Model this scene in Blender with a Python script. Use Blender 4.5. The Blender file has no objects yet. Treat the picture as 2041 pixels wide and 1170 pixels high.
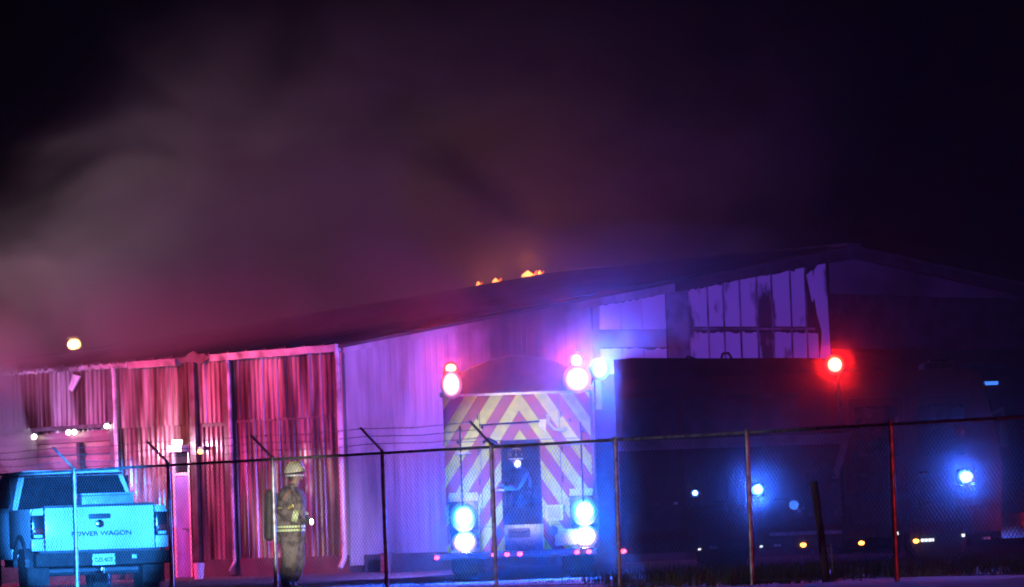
import bpy, bmesh, math, random
from mathutils import Vector, Matrix
R = math.radians
rnd = random.Random(7)
sc = bpy.context.scene
col = sc.collection

# ---------------------------------------------------------------- camera
F_PX, CAM_Z = 10500.0, 0.70
HORIZON, ROLL = 1074.0, R(2.0)
cam_d = bpy.data.cameras.new('camera')
cam = bpy.data.objects.new('camera', cam_d)
col.objects.link(cam)
PITCH = math.atan((HORIZON - 585) / F_PX)
Fw = Vector((0, math.cos(PITCH), math.sin(PITCH)))
R0 = Vector((1, 0, 0))
U0 = R0.cross(Fw)
Rt = R0 * math.cos(ROLL) - U0 * math.sin(ROLL)
Up = R0 * math.sin(ROLL) + U0 * math.cos(ROLL)
cam.matrix_world = Matrix(((Rt.x, Up.x, -Fw.x, 0), (Rt.y, Up.y, -Fw.y, 0), (Rt.z, Up.z, -Fw.z, CAM_Z), (0, 0, 0, 1)))
cam_d.sensor_width = 36
cam_d.lens = 36 * F_PX / 2041
cam_d.clip_start = 0.5
cam_d.clip_end = 2000
sc.camera = cam

def at(px, py, Y):
    """a pixel of the photograph at distance Y as a point of the place"""
    d = Fw + Rt * ((px - 1020.5) / F_PX) - Up * ((py - 585) / F_PX)
    return Vector((0, 0, CAM_Z)) + d * (Y / d.y)

# ---------------------------------------------------------------- night sky
w = bpy.data.worlds.new('World')
sc.world = w
w.use_nodes = True
nt = w.node_tree
bg = nt.nodes['Background']
sky = nt.nodes.new('ShaderNodeTexSky')
sky.sky_type = 'NISHITA'
sky.sun_disc = False
sky.sun_elevation = R(-4)
sky.sun_rotation = R(200)
nt.links.new(sky.outputs[0], bg.inputs[0])
bg.inputs[1].default_value = 0.0008

vs = sc.view_settings
vs.view_transform = 'Standard'
vs.look = 'None'
vs.exposure = 0
vs.gamma = 1
vs.use_curve_mapping = False
cy = sc.cycles
cy.use_denoising = True
cy.denoiser = 'OPENIMAGEDENOISE'
cy.max_bounces = 5
cy.diffuse_bounces = 2
cy.glossy_bounces = 2
cy.transmission_bounces = 3
cy.volume_bounces = 0
cy.volume_step_rate = 1.0
cy.volume_max_steps = 128
cy.sample_clamp_indirect = 4
cy.filter_width = 1.9
cy.caustics_reflective = False
cy.caustics_refractive = False

# ---------------------------------------------------------------- lamps' light
RED = (1.0, 0.03, 0.035)
BLUE = (0.03, 0.13, 1.0)
CYAN = (0.025, 0.25, 1.0)
WHITE = (1.0, 0.92, 0.85)
AMBER = (1.0, 0.3, 0.03)
def light(name, loc, color, watts, r=0.06, kind='POINT', aim=None, cone=40, blend=0.6, parent=None):
    d = bpy.data.lights.new(name, kind)
    d.energy = watts
    d.color = color
    d.shadow_soft_size = r
    o = bpy.data.objects.new(name, d)
    col.objects.link(o)
    o.location = loc
    if parent: o.parent = parent
    if kind == 'SPOT':
        d.spot_size = R(cone)
        d.spot_blend = blend
        o.rotation_euler = (Vector(aim) - Vector(loc)).to_track_quat('-Z', 'Y').to_euler()
    return o
# engines and police cars that stand outside the frame, with added fill lamps, left of the shed and behind the photographer
light('engine_beacon_light', (-17, 97.5, 7.5), (1.0, 0.035, 0.06), 24000, 0.15, 'SPOT', (-5.9, 103.0, .7), 54, 0.8)
light('engine_blue_light', (-16, 95.5, 7.0), (0.55, 0.07, 1.0), 4400, 0.15, 'SPOT', (-5.6, 102.6, 1.6), 60, 0.8)
light('far_left_fill_light', (-17.5, 101, 5.0), (0.74, 0.27, 1.0), 9500, 0.15, 'SPOT', (-10.0, 107.6, 2.6), 50, 0.9)  # unseen fill lamp added to brighten the far left wall and steam
light('smoke_fill_light', (-15, 103, 4.2), (0.74, 0.56, 0.74), 17000, 0.15, 'SPOT', (-8.5, 111, 8.6), 46, 0.9)  # unseen fill lamp added to light the smoke over the roof
light('smoke_fill_light', (-11, 94, 3.0), (1.0, 0.30, 0.42), 3600, 0.15, 'SPOT', (1.5, 112, 11.5), 44, 0.9)  # second added fill, reddens the middle of the smoke
light('police_blue_light', (-3.2, 40, 1.9), CYAN, 800000, 0.1, 'SPOT', (-6.75, 82, 1.15), 3.7, 0.4)
light('headlight_light', (-1.6, 30, 1.2), WHITE, 140000, 0.1, 'SPOT', (-3.2, 79, 1.2), 2.4, 0.6)
light('chevron_fill_light', (1.0, 40, 7.0), (.97, .95, .76), 72000, 0.1, 'SPOT', (0.05, 90, 2.0), 3.4, 0.6)  # added unseen lamp, raised over the fence to light the chevrons
light('police_red_light', (16, 60, 1.8), RED, 160, 0.15)
light('post_red_fill', (9.5, 59, 1.6), RED, 900, 0.1, 'SPOT', (-1, 72.5, 1.1), 26, 0.7)  # added fill along the fence, gives the posts red edges
light('post_white_fill', (-10, 58, 2.4), (.8, .72, 1), 2600, 0.1, 'SPOT', (2, 71, 1.1), 30, 0.7)  # added fill from the left, gives the posts pale edges

# ---------------------------------------------------------------- materials
def nodes_of(name):
    m = bpy.data.materials.new(name)
    m.use_nodes = True
    return m, m.node_tree, m.node_tree.nodes['Principled BSDF']
def N(nt, t, **kw):
    n = nt.nodes.new(t)
    for k, v in kw.items(): setattr(n, k, v)
    return n
MATS = {}
def mat(name, c, rough=0.5, metal=0.0, c2=None, scale=6.0, stretch=(1, 1, 1), bump=0.0, spec=0.5, world=True, lo=0.4, hi=0.62, detail=5.0):
    """principled colour broken up by noise: c2 = dirt, rust or soot colour"""
    m, nt, b = nodes_of(name)
    src = N(nt, 'ShaderNodeNewGeometry').outputs['Position'] if world else N(nt, 'ShaderNodeTexCoord').outputs['Object']
    mp = N(nt, 'ShaderNodeMapping'); mp.inputs['Scale'].default_value = stretch
    nt.links.new(src, mp.inputs[0])
    nz = N(nt, 'ShaderNodeTexNoise'); nz.inputs['Scale'].default_value = scale; nz.inputs['Detail'].default_value = detail
    nt.links.new(mp.outputs[0], nz.inputs['Vector'])
    rp = N(nt, 'ShaderNodeValToRGB')
    rp.color_ramp.elements[0].position = lo; rp.color_ramp.elements[1].position = hi
    if c2 is None: c2 = tuple(x * 0.72 for x in c)
    rp.color_ramp.elements[0].color = (*c, 1); rp.color_ramp.elements[1].color = (*c2, 1)
    nt.links.new(nz.outputs[0], rp.inputs[0])
    nt.links.new(rp.outputs[0], b.inputs['Base Color'])
    b.inputs['Roughness'].default_value = rough
    b.inputs['Metallic'].default_value = metal
    b.inputs['Specular IOR Level'].default_value = spec
    if bump:
        bp = N(nt, 'ShaderNodeBump'); bp.inputs['Strength'].default_value = bump; bp.inputs['Distance'].default_value = 0.02
        nt.links.new(nz.outputs[0], bp.inputs['Height']); nt.links.new(bp.outputs[0], b.inputs['Normal'])
    MATS[name] = m
    return m
def glow(name, c, s, sampled=False):
    m, nt, b = nodes_of(name)
    b.inputs['Base Color'].default_value = (*[min(1, x * .5 + .02) for x in c], 1)
    b.inputs['Emission Color'].default_value = (*c, 1)
    b.inputs['Emission Strength'].default_value = s
    b.inputs['Roughness'].default_value = .2
    if not sampled: m.cycles.emission_sampling = 'NONE'
    MATS[name] = m
    return m
M_wall = mat('painted_siding', (.46, .42, .40), .30, .3, (.075, .026, .016), 1.2, (2.2, 2.2, .30), lo=.38, hi=.57)
def sheet_tint(m):
    nt = m.node_tree; b = nt.nodes['Principled BSDF']; l = b.inputs['Base Color'].links[0]; src = l.from_socket
    oi = N(nt, 'ShaderNodeObjectInfo'); mr = N(nt, 'ShaderNodeMapRange'); nt.links.new(oi.outputs['Random'], mr.inputs[0])
    mr.inputs[3].default_value = .62; mr.inputs[4].default_value = 1.15
    mx = N(nt, 'ShaderNodeMix', data_type='RGBA', blend_type='MULTIPLY'); mx.inputs[0].default_value = 1
    cc = N(nt, 'ShaderNodeCombineColor'); [nt.links.new(mr.outputs[0], cc.inputs[i]) for i in range(3)]
    n2 = N(nt, 'ShaderNodeTexNoise'); n2.inputs['Scale'].default_value = 9; n2.inputs['Detail'].default_value = 8
    mp = N(nt, 'ShaderNodeMapping'); mp.inputs['Scale'].default_value = (2, 2, .12)
    nt.links.new(N(nt, 'ShaderNodeNewGeometry').outputs['Position'], mp.inputs[0]); nt.links.new(mp.outputs[0], n2.inputs['Vector'])
    rp = N(nt, 'ShaderNodeValToRGB'); rp.color_ramp.elements[0].position = .38; rp.color_ramp.elements[1].position = .58
    rp.color_ramp.elements[0].color = (.55, .48, .48, 1); rp.color_ramp.elements[1].color = (1, 1, 1, 1)
    nt.links.new(n2.outputs[0], rp.inputs[0])
    m2 = N(nt, 'ShaderNodeMix', data_type='RGBA', blend_type='MULTIPLY'); m2.inputs[0].default_value = 1
    nt.links.new(src, mx.inputs[6]); nt.links.new(cc.outputs[0], mx.inputs[7])
    nt.links.new(mx.outputs[2], m2.inputs[6]); nt.links.new(rp.outputs[0], m2.inputs[7]); nt.links.new(m2.outputs[2], b.inputs['Base Color'])
sheet_tint(M_wall)
M_gable = mat('sooty_siding', (.36, .35, .38), .5, .1, (.05, .045, .05), .8, (1.3, 1.3, .28), lo=.44, hi=.70)
def soot_patch(m):
    """burnt patch with a ragged outline high on the gable"""
    nt = m.node_tree; b = nt.nodes['Principled BSDF']; src = b.inputs['Base Color'].links[0].from_socket
    g = N(nt, 'ShaderNodeNewGeometry').outputs['Position']
    nz = N(nt, 'ShaderNodeTexNoise'); nz.inputs['Scale'].default_value = 1.1; nz.inputs['Detail'].default_value = 6; nt.links.new(g, nz.inputs['Vector'])
    ds = N(nt, 'ShaderNodeVectorMath', operation='DISTANCE'); ds.inputs[1].default_value = (.55, 103.3, 4.9); nt.links.new(g, ds.inputs[0])
    ad = N(nt, 'ShaderNodeMath', operation='MULTIPLY_ADD'); nt.links.new(nz.outputs[0], ad.inputs[0]); ad.inputs[1].default_value = 2.6; nt.links.new(ds.outputs['Value'], ad.inputs[2])
    mr = N(nt, 'ShaderNodeMapRange', interpolation_type='SMOOTHSTEP'); nt.links.new(ad.outputs[0], mr.inputs[0])
    mr.inputs[1].default_value = 2.2; mr.inputs[2].default_value = 3.9; mr.inputs[3].default_value = .16; mr.inputs[4].default_value = 1.0
    cc = N(nt, 'ShaderNodeCombineColor'); [nt.links.new(mr.outputs[0], cc.inputs[i]) for i in range(3)]
    mx = N(nt, 'ShaderNodeMix', data_type='RGBA', blend_type='MULTIPLY'); mx.inputs[0].default_value = 1
    nt.links.new(src, mx.inputs[6]); nt.links.new(cc.outputs[0], mx.inputs[7]); nt.links.new(mx.outputs[2], b.inputs['Base Color'])
soot_patch(M_gable)
M_pale = mat('pale_panel', (.52, .51, .56), .6, 0, (.05, .045, .05), .95, (1.5, 1.5, .75), lo=.55, hi=.62, detail=6)
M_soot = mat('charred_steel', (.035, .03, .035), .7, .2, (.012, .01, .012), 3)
M_head = mat('sooty_header', (.07, .065, .08), .7, 0, (.01, .01, .012), .45, (1, 1, 1), lo=.42, hi=.6)
M_steel = mat('dark_steel', (.10, .095, .10), .5, .4, (.05, .03, .025), 4)
M_trim = mat('white_trim', (.74, .72, .72), .35, .1, (.25, .2, .2), 2.2, lo=.5, hi=.8)
M_trimw = mat('weathered_trim', (.44, .42, .43), .35, .1, (.12, .09, .09), 2.5, lo=.42, hi=.66)
M_roof = mat('roof_sheet', (.05, .046, .052), .6, .2, (.025, .02, .022), 1.2, (1, 1, 1))
M_conc = mat('concrete', (.06, .052, .05), .9, 0, (.03, .027, .026), 2.5, bump=.3)
M_door = mat('rollup_slat', (.20, .12, .13), .55, .1, (.09, .05, .05), 1.2, (1, 1, 1))
M_ground = mat('gravel_ground', (.032, .030, .029), .95, 0, (.015, .014, .014), 3.0, bump=.7)
M_galv = mat('galvanised_steel', (.33, .33, .34), .42, .55, (.16, .14, .13), 9)
M_wire = mat('fence_wire', (.15, .15, .155), .45, .5, (.12, .1, .1), 9)
M_white = mat('white_car_paint', (.74, .76, .78), .22, 0, (.62, .64, .66), 2, spec=.6)
M_glass = mat('dark_glass', (.012, .012, .016), .16, 0, (.02, .02, .024), 3, spec=.6)
M_black = mat('black_plastic', (.025, .025, .028), .5, 0, (.045, .045, .045), 7)
M_rubber = mat('tyre_rubber', (.018, .018, .018), .8, 0, (.035, .033, .03), 9)
M_chrome = mat('chrome', (.72, .72, .74), .14, 1.0, (.5, .5, .5), 4)
M_tread = mat('tread_plate', (.42, .42, .45), .38, .6, (.28, .28, .3), 14, bump=.4)
M_redpaint = mat('red_engine_paint', (.20, .012, .016), .3, 0, (.13, .008, .01), 1.5)
M_shut = mat('shutter_aluminium', (.14, .13, .15), .45, .5, (.09, .085, .09), 3)
M_stripe = mat('reflective_stripe', (.62, .6, .66), .5, 0, (.45, .44, .5), 3)
M_tarp = mat('hose_cover', (.055, .02, .03), .7, 0, (.03, .012, .018), 4, bump=.3)
M_coat = mat('tan_turnout_cloth', (.25, .205, .19), .9, 0, (.085, .068, .06), 11, bump=1.0)
M_navy = mat('navy_turnout_cloth', (.03, .032, .05), .9, 0, (.015, .015, .022), 9)
M_lime = mat('lime_reflective_tape', (.80, .95, .48), .5, 0, (.7, .85, .42), 20)
M_silver = mat('silver_tape', (.75, .78, .78), .4, 0, (.6, .62, .62), 20)
M_helmet = mat('cream_helmet', (.78, .75, .58), .4, 0, (.55, .52, .38), 14)
M_skin = mat('skin', (.42, .25, .18), .6, 0, (.33, .19, .14), 20)
M_boot = mat('black_boot', (.03, .028, .026), .6, 0, (.06, .055, .05), 9)
M_glove = mat('dark_glove', (.07, .08, .12), .8, 0, (.04, .045, .07), 9)
M_yellow = mat('yellow_strip', (.78, .70, .16), .5, 0, (.6, .52, .12), 9)
M_wood = mat('weathered_wood', (.055, .045, .038), .9, 0, (.02, .017, .015), 3, (6, 6, .6), bump=.6)
M_grass = mat('dry_grass', (.05, .055, .028), .9, 0, (.028, .03, .016), .7)
M_plate = mat('plate_white', (.7, .72, .75), .4, 0, (.6, .62, .66), 20)
M_ink = mat('dark_lettering', (.02, .03, .06), .5, 0, (.03, .04, .07), 20)
G_red = glow('red_lens', (1, .035, .02), 30)
G_redhot = glow('red_beacon_lens', (1, .24, .12), 28)
def graded(name, core, rim, s_core, s_rim):
    """lamp lens: halo drawn as a hot centre, deeper colour out at the rim of the dome"""
    m = glow(name, core, s_core); nt = m.node_tree; b = nt.nodes['Principled BSDF']
    tc = N(nt, 'ShaderNodeTexCoord'); ln = N(nt, 'ShaderNodeVectorMath', operation='LENGTH')
    mp = N(nt, 'ShaderNodeMapping'); mp.inputs['Location'].default_value = (-1, -1, -1); mp.inputs['Scale'].default_value = (2, 2, 2)
    nt.links.new(tc.outputs['Generated'], mp.inputs[0])
    mu = N(nt, 'ShaderNodeVectorMath', operation='MULTIPLY'); mu.inputs[1].default_value = (1, 0, 1); nt.links.new(mp.outputs[0], mu.inputs[0])
    nt.links.new(mu.outputs[0], ln.inputs[0])
    r1 = N(nt, 'ShaderNodeValToRGB'); r1.color_ramp.interpolation = 'EASE'
    r1.color_ramp.elements[0].position = .25; r1.color_ramp.elements[1].position = .80
    r1.color_ramp.elements[0].color = (*core, 1); r1.color_ramp.elements[1].color = (*rim, 1)
    nt.links.new(ln.outputs['Value'], r1.inputs[0]); nt.links.new(r1.outputs[0], b.inputs['Emission Color'])
    def mth(op, a_, b_):
        n = N(nt, 'ShaderNodeMath', operation=op); n.use_clamp = (op == 'SUBTRACT')
        for i, q in enumerate((a_, b_)):
            if isinstance(q, (int, float)): n.inputs[i].default_value = q
            else: nt.links.new(q, n.inputs[i])
        return n.outputs[0]
    fall = mth('POWER', mth('SUBTRACT', 1.0, ln.outputs['Value']), 3.0)
    nt.links.new(mth('ADD', mth('MULTIPLY', fall, s_core), s_rim), b.inputs['Emission Strength'])  # emission falloff puts the lamp's soft halo into the lens
    return m
G_blueg = graded('blue_dome_lens', (.7, .95, 1), (.0, .22, 1), 60, .06)
G_redg = graded('red_dome_lens', (1, .80, .45), (1, .05, .01), 42, .06)
G_whiteg = graded('white_dome_lens', (1, .95, .92), (1, .35, .5), 60, .06)
G_blue = glow('blue_lens', (.12, .45, 1), 32)
G_white = glow('white_lens', (1, .9, .85), 26)
G_amber = glow('amber_lens', (1, .34, .05), 9)
G_mark = glow('red_marker_lens', (1, .06, .09), 9)
G_dimw = glow('reflector_glow', (.9, .95, 1), 1.6)
G_dimb = glow('dim_blue_lens', (.06, .25, 1), 1.0)
G_warm = glow('floodlight_lens', (1, .62, .22), 22)
G_fire = glow('flame_body', (1, .30, .06), 4.5)
G_fire2 = glow('flame_tip', (1, .16, .05), 1.6)

def chevron_mat():
    m, nt, b = nodes_of('chevron_tape')
    tc = N(nt, 'ShaderNodeTexCoord'); sp = N(nt, 'ShaderNodeSeparateXYZ'); nt.links.new(tc.outputs['Object'], sp.inputs[0])
    def ma(op, a, bb=None):
        n = N(nt, 'ShaderNodeMath', operation=op)
        for i, x in enumerate((a, bb)):
            if x is None: continue
            if isinstance(x, (int, float)): n.inputs[i].default_value = x
            else: nt.links.new(x, n.inputs[i])
        return n.outputs[0]
    v = ma('ADD', ma('MULTIPLY', ma('ABSOLUTE', ma('ADD', sp.outputs[0], -.02)), 1.5), sp.outputs[2])
    fr = ma('FRACT', ma('ADD', ma('DIVIDE', v, .66), .62))
    st = ma('LESS_THAN', fr, .5)
    nz = N(nt, 'ShaderNodeTexNoise'); nz.inputs['Scale'].default_value = 5; nz.inputs['Detail'].default_value = 6
    nt.links.new(tc.outputs['Object'], nz.inputs['Vector'])
    mx = N(nt, 'ShaderNodeMix', data_type='RGBA'); nt.links.new(st, mx.inputs[0])
    mx.inputs[6].default_value = (.40, .004, .008, 1); mx.inputs[7].default_value = (.70, .74, .02, 1)
    m2 = N(nt, 'ShaderNodeMix', data_type='RGBA', blend_type='MULTIPLY'); m2.inputs[0].default_value = .7
    nt.links.new(mx.outputs[2], m2.inputs[6]); nt.links.new(nz.outputs[0], m2.inputs[7])
    sc2 = N(nt, 'ShaderNodeMix', data_type='RGBA', blend_type='MULTIPLY'); sc2.inputs[0].default_value = 1
    nt.links.new(m2.outputs[2], sc2.inputs[6]); sc2.inputs[7].default_value = (1.25, 1.25, 1.25, 1)
    nt.links.new(sc2.outputs[2], b.inputs['Base Color'])
    b.inputs['Roughness'].default_value = .45
    return m
M_chev = chevron_mat()

# ---------------------------------------------------------------- mesh helpers
class MB:
    def __init__(s): s.bm = bmesh.new()
    def box(s, x0, x1, y0, y1, z0, z1, bev=0.0, rot=None, piv=None):
        g = bmesh.ops.create_cube(s.bm, size=1)
        vs_ = g['verts']
        M = Matrix.Translation(((x0 + x1) / 2, (y0 + y1) / 2, (z0 + z1) / 2)) @ Matrix.Diagonal((x1 - x0, y1 - y0, z1 - z0, 1))
        bmesh.ops.transform(s.bm, matrix=M, verts=vs_)
        if bev:
            es = list({e for v in vs_ for e in v.link_edges})
            bmesh.ops.bevel(s.bm, geom=es, offset=bev, segments=2, affect='EDGES', profile=.6)
        return s
    def tube(s, a, b, r, r2=None, seg=10, caps=True):
        a, b = Vector(a), Vector(b); d = b - a
        g = bmesh.ops.create_cone(s.bm, cap_ends=caps, segments=seg, radius1=r, radius2=r if r2 is None else r2, depth=d.length)
        M = Matrix.Translation((a + b) / 2) @ d.to_track_quat('Z', 'Y').to_matrix().to_4x4()
        bmesh.ops.transform(s.bm, matrix=M, verts=g['verts'])
        return s
    def path(s, pts, r, seg=8):
        for a, b in zip(pts[:-1], pts[1:]): s.tube(a, b, r, seg=seg)
        for p in pts[1:-1]: s.ball(p, r * 1.02, 6)
        return s
    def ball(s, c, r, seg=12, sc3=(1, 1, 1)):
        g = bmesh.ops.create_uvsphere(s.bm, u_segments=seg, v_segments=max(5, seg * 2 // 3), radius=r)
        bmesh.ops.transform(s.bm, matrix=Matrix.Translation(c) @ Matrix.Diagonal((*sc3, 1)), verts=g['verts'])
        return s
    def lathe(s, prof, seg=20, M=None, sx=1.0, sy=1.0):
        rings = []
        for r, z in prof:
            rings.append([s.bm.verts.new((r * sx * math.cos(2 * math.pi * k / seg), r * sy * math.sin(2 * math.pi * k / seg), z)) for k in range(seg)])
        for a, b in zip(rings[:-1], rings[1:]):
            for k in range(seg): s.bm.faces.new((a[k], a[(k + 1) % seg], b[(k + 1) % seg], b[k]))
        s.bm.faces.new(rings[0][::-1]); s.bm.faces.new(rings[-1])
        if M: bmesh.ops.transform(s.bm, matrix=M, verts=[v for r_ in rings for v in r_])
        return s
    def prism(s, pts, axis, a, b):
        """polygon pts (two coordinates) extruded along axis from a to b"""
        def mk(p, t):
            return {'x': (t, p[0], p[1]), 'y': (p[0], t, p[1]), 'z': (p[0], p[1], t)}[axis]
        A = [s.bm.verts.new(mk(p, a)) for p in pts]; B = [s.bm.verts.new(mk(p, b)) for p in pts]
        n = len(pts)
        s.bm.faces.new(A[::-1]); s.bm.faces.new(B)
        for k in range(n): s.bm.faces.new((A[k], A[(k + 1) % n], B[(k + 1) % n], B[k]))
        return s
    def turn(s, M):
        bmesh.ops.transform(s.bm, matrix=M, verts=s.bm.verts[:]); return s
    def mesh(s, name, m, smooth=True):
        bmesh.ops.recalc_face_normals(s.bm, faces=s.bm.faces[:])
        me = bpy.data.meshes.new(name)
        s.bm.to_mesh(me); s.bm.free()
        if m: me.materials.append(m)
        if smooth:
            for p in me.polygons: p.use_smooth = True
            try: me.set_sharp_from_angle(angle=R(35))
            except Exception: pass
        return me
    def build(s, name, m, parent=None, loc=None, label=None, smooth=True):
        return put(name, s.mesh(name, m, smooth), parent, loc, label)
def put(name, me, parent=None, loc=None, label=None):
    o = bpy.data.objects.new(name, me); col.objects.link(o)
    if parent: o.parent = parent
    if loc is not None: o.location = loc
    if label: o['label'] = label
    return o
def tag(o, label=None, cat=None, group=None, kind=None):
    if label: o['label'] = label
    if cat: o['category'] = cat
    if group: o['group'] = group
    if kind: o['kind'] = kind
    return o
def thing(name, label, cat, loc=(0, 0, 0), rz=0, group=None):
    o = bpy.data.objects.new(name, None); col.objects.link(o)
    o.location = loc; o.rotation_euler = (0, 0, rz); o.empty_display_size = .3
    return tag(o, label, cat, group)
def skin(name, verts, edges, radii, m, parent=None, sub=2):
    me = bpy.data.meshes.new(name); me.from_pydata([tuple(v) for v in verts], edges, [])
    o = bpy.data.objects.new(name, me); col.objects.link(o)
    md = o.modifiers.new('skin', 'SKIN')
    for i, r in enumerate(radii):
        sv = me.skin_vertices[0].data[i]
        sv.radius = r if isinstance(r, tuple) else (r, r)
        sv.use_root = (i == 0)
    md.use_smooth_shade = True
    ss = o.modifiers.new('sub', 'SUBSURF'); ss.levels = sub; ss.render_levels = sub
    dg = bpy.context.evaluated_depsgraph_get(); dg.update()
    nm = bpy.data.meshes.new_from_object(o.evaluated_get(dg))
    bpy.data.objects.remove(o); bpy.data.meshes.remove(me)
    nm.name = name; nm.materials.clear(); nm.materials.append(m)
    for p in nm.polygons: p.use_smooth = True
    return put(name, nm, parent)
def smooth01(t):
    t = max(0, min(1, t)); return t * t * (3 - 2 * t)
def gh(x, y):
    return .16 * smooth01((y - 91) / 9)

# ================================================================ GROUND
def build_ground():
    xs = [-240, -120, -60, -30] + [-20 + 1.0 * i for i in range(41)] + [30, 60, 120, 240]
    ys = [-20, 0, 20, 40, 55] + [60 + .8 * i for i in range(62)] + [114, 120, 130, 150, 200, 300, 420]
    vs_ = []; fs = []
    for y in ys:
        for x in xs:
            z = gh(x, y) + (rnd.uniform(-.018, .018) if 58 < y < 112 and abs(x) < 25 else 0)
            vs_.append((x, y, z))
    nx = len(xs)
    for j in range(len(ys) - 1):
        for i in range(nx - 1):
            a = j * nx + i; fs.append((a, a + 1, a + nx + 1, a + nx))
    me = bpy.data.meshes.new('ground'); me.from_pydata(vs_, [], fs); me.materials.append(M_ground)
    for p in me.polygons: p.use_smooth = True
    tag(put('ground', me), kind='structure')
build_ground()

# ================================================================ WAREHOUSE
C0 = Vector((-3.21, 100.0, 0))
ang = math.atan2(.656, .755)
shed = thing('warehouse', 'long metal warehouse on fire, rusty corrugated side wall and sooty gable', 'warehouse', C0, ang)
EAVE, PITCH_R, HALF, LEN = 4.50, .147, 13.6, 34.0
def rake(t): return EAVE + PITCH_R * (t if t < HALF else 2 * HALF - t)
def ribbed(u0, u1, zlo, zhi, pitch, depth, side, flat=False, th=.02):
    """one sheet of siding between u0 and u1; zlo, zhi functions of u; side 'L' = long wall, 'G' = gable"""
    us = []
    u = u0
    while u < u1 - 1e-4:
        dd = depth * (rnd.uniform(.65, 1.15) if side == 'L' else 1)
        for f, d in ((0, 0), (.45, 0), (.60, dd), (.85, dd)):
            if u + f * pitch < u1: us.append((u + f * pitch, d))
        u += pitch
    us.append((u1, 0))
    mb = MB(); bm = mb.bm
    def P(u, d, z): return (-d, u, z) if side == 'L' else (u, -d, z)
    rows = []
    for u, d in us:
        rows.append([bm.verts.new(P(u, d + .004, zlo(u))), bm.verts.new(P(u, d + .004, zhi(u))),
                     bm.verts.new(P(u, d - th, zlo(u))), bm.verts.new(P(u, d - th, zhi(u)))])
    for a, b in zip(rows[:-1], rows[1:]):
        bm.faces.new((a[0], b[0], b[1], a[1])); bm.faces.new((a[2], a[3], b[3], b[2]))
        bm.faces.new((a[1], b[1], b[3], a[3])); bm.faces.new((a[0], a[2], b[2], b[0]))
    bm.faces.new((rows[0][0], rows[0][1], rows[0][3], rows[0][2])); bm.faces.new((rows[-1][0], rows[-1][2], rows[-1][3], rows[-1][1]))
    return mb
K = lambda v: (lambda u: v)
# foundation
MB().box(-.06, .25, 0, LEN, -.3, .5).build('foundation', M_conc, shed)
MB().box(.26, 12.7, -.06, .25, -.3, .5).build('foundation', M_conc, shed)
# long wall
low_meshes = [ribbed(0, .90, K(.5), K(3.2), .15, .040, 'L').mesh('wall_panel', M_wall, False) for _ in range(5)]
up_meshes = [ribbed(0, .90, K(3.17), K(4.46), .15, .040, 'L').mesh('wall_panel', M_wall, False) for _ in range(5)]
y = .0
k = 0
while y < LEN - .5:
    o = put('wall_panel', up_meshes[(k * 2) % 5], shed, (-.012 - .003 * (k % 2), y, rnd.uniform(-.01, .01))); o.rotation_euler = (rnd.uniform(-.004, .004), rnd.uniform(-.006, .004), 0)
    if not (4.75 < y + .45 < 5.55) and not (7.3 < y + .45 < 11.9):
        o = put('wall_panel', low_meshes[(k * 3 + 1) % 5], shed, (-.003 * (k % 2), y, 0)); o.rotation_euler = (0, rnd.uniform(-.004, .004), 0)
    y += .902; k += 1
# wall above the walk door's missing sheet
MB().box(-.02, .01, 4.51, 4.80, .5, 3.16).box(-.02, .01, 4.80, 5.41, 2.78, 3.16).build('door_surround', M_wall, shed)
# inner liner so nothing shows through
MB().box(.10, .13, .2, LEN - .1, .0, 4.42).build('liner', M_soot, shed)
# posts and downspouts on the long wall
for s, wd in ((4.66, .09), (3.55, .10), (7.28, .12)):
    MB().box(-.13, -.05, s - wd, s + wd, .2, 4.42, .008).build('post', M_steel, shed)
for s, r in ((7.16, .045), (3.43, .035), (.05, .05)):
    MB().path([(-.17, s, 4.42), (-.14, s, 4.2), (-.14, s, .45), (-.26, s, .26)], r, 8).build('downspout', M_trimw, shed)
# horizontal girt that shows between the sheet rows
MB().box(-.034, -.02, .05, 3.42, 3.14, 3.19).build('girt', M_steel, shed)
MB().box(-.034, -.02, 3.68, 4.52, 3.10, 3.17).build('girt', M_steel, shed)
# roll-up door
roll = bpy.data.objects.new('rollup_door', None); col.objects.link(roll); roll.parent = shed; roll.location = (-.02, 7.45, 0)
slat = MB().prism([(.03, 0), (0, .02), (-.03, .11), (-.03, .16), (0, .245), (.03, .26)], 'y', 0, 4.5).mesh('slat', M_door, False)
for i in range(12): put('slat', slat, roll, (0, 0, .17 + i * .252))
MB().box(-.07, .02, -.08, .0, .16, 3.25).build('door_track', M_steel, roll)
MB().box(-.07, .02, 4.5, 4.58, .16, 3.25).build('door_track', M_steel, roll)
MB().box(-.12, .02, -.08, 4.58, 3.22, 3.30).build('door_header', M_steel, roll)
MB().box(-.16, -.05, .9, 1.0, 2.2, 2.95).build('door_bracket', M_black, roll)
# small lamps over the roll-up door
def wall_lamp(s, z, g=G_white, r=.05):
    h = MB().box(-.16, -.05, s - .09, s + .09, z + .03, z + .10, .01).build('wall_lamp', M_black, shed)
    m = MB().ball((-.17, s, z), r, 10).build('lamp_lens', g, h)
    return h
light('steam_fill_light', (-2.0, 9.6, 2.0), (.62, .4, 1), 60, .05, parent=shed)  # added fill standing off the wall so the steam shows
for s, z in ((9.9, 3.12), (8.72, 3.16), (8.52, 3.16), (7.42, 3.24)): wall_lamp(s, z)
wall_lamp(4.38, 2.62, G_amber, .05)
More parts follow.
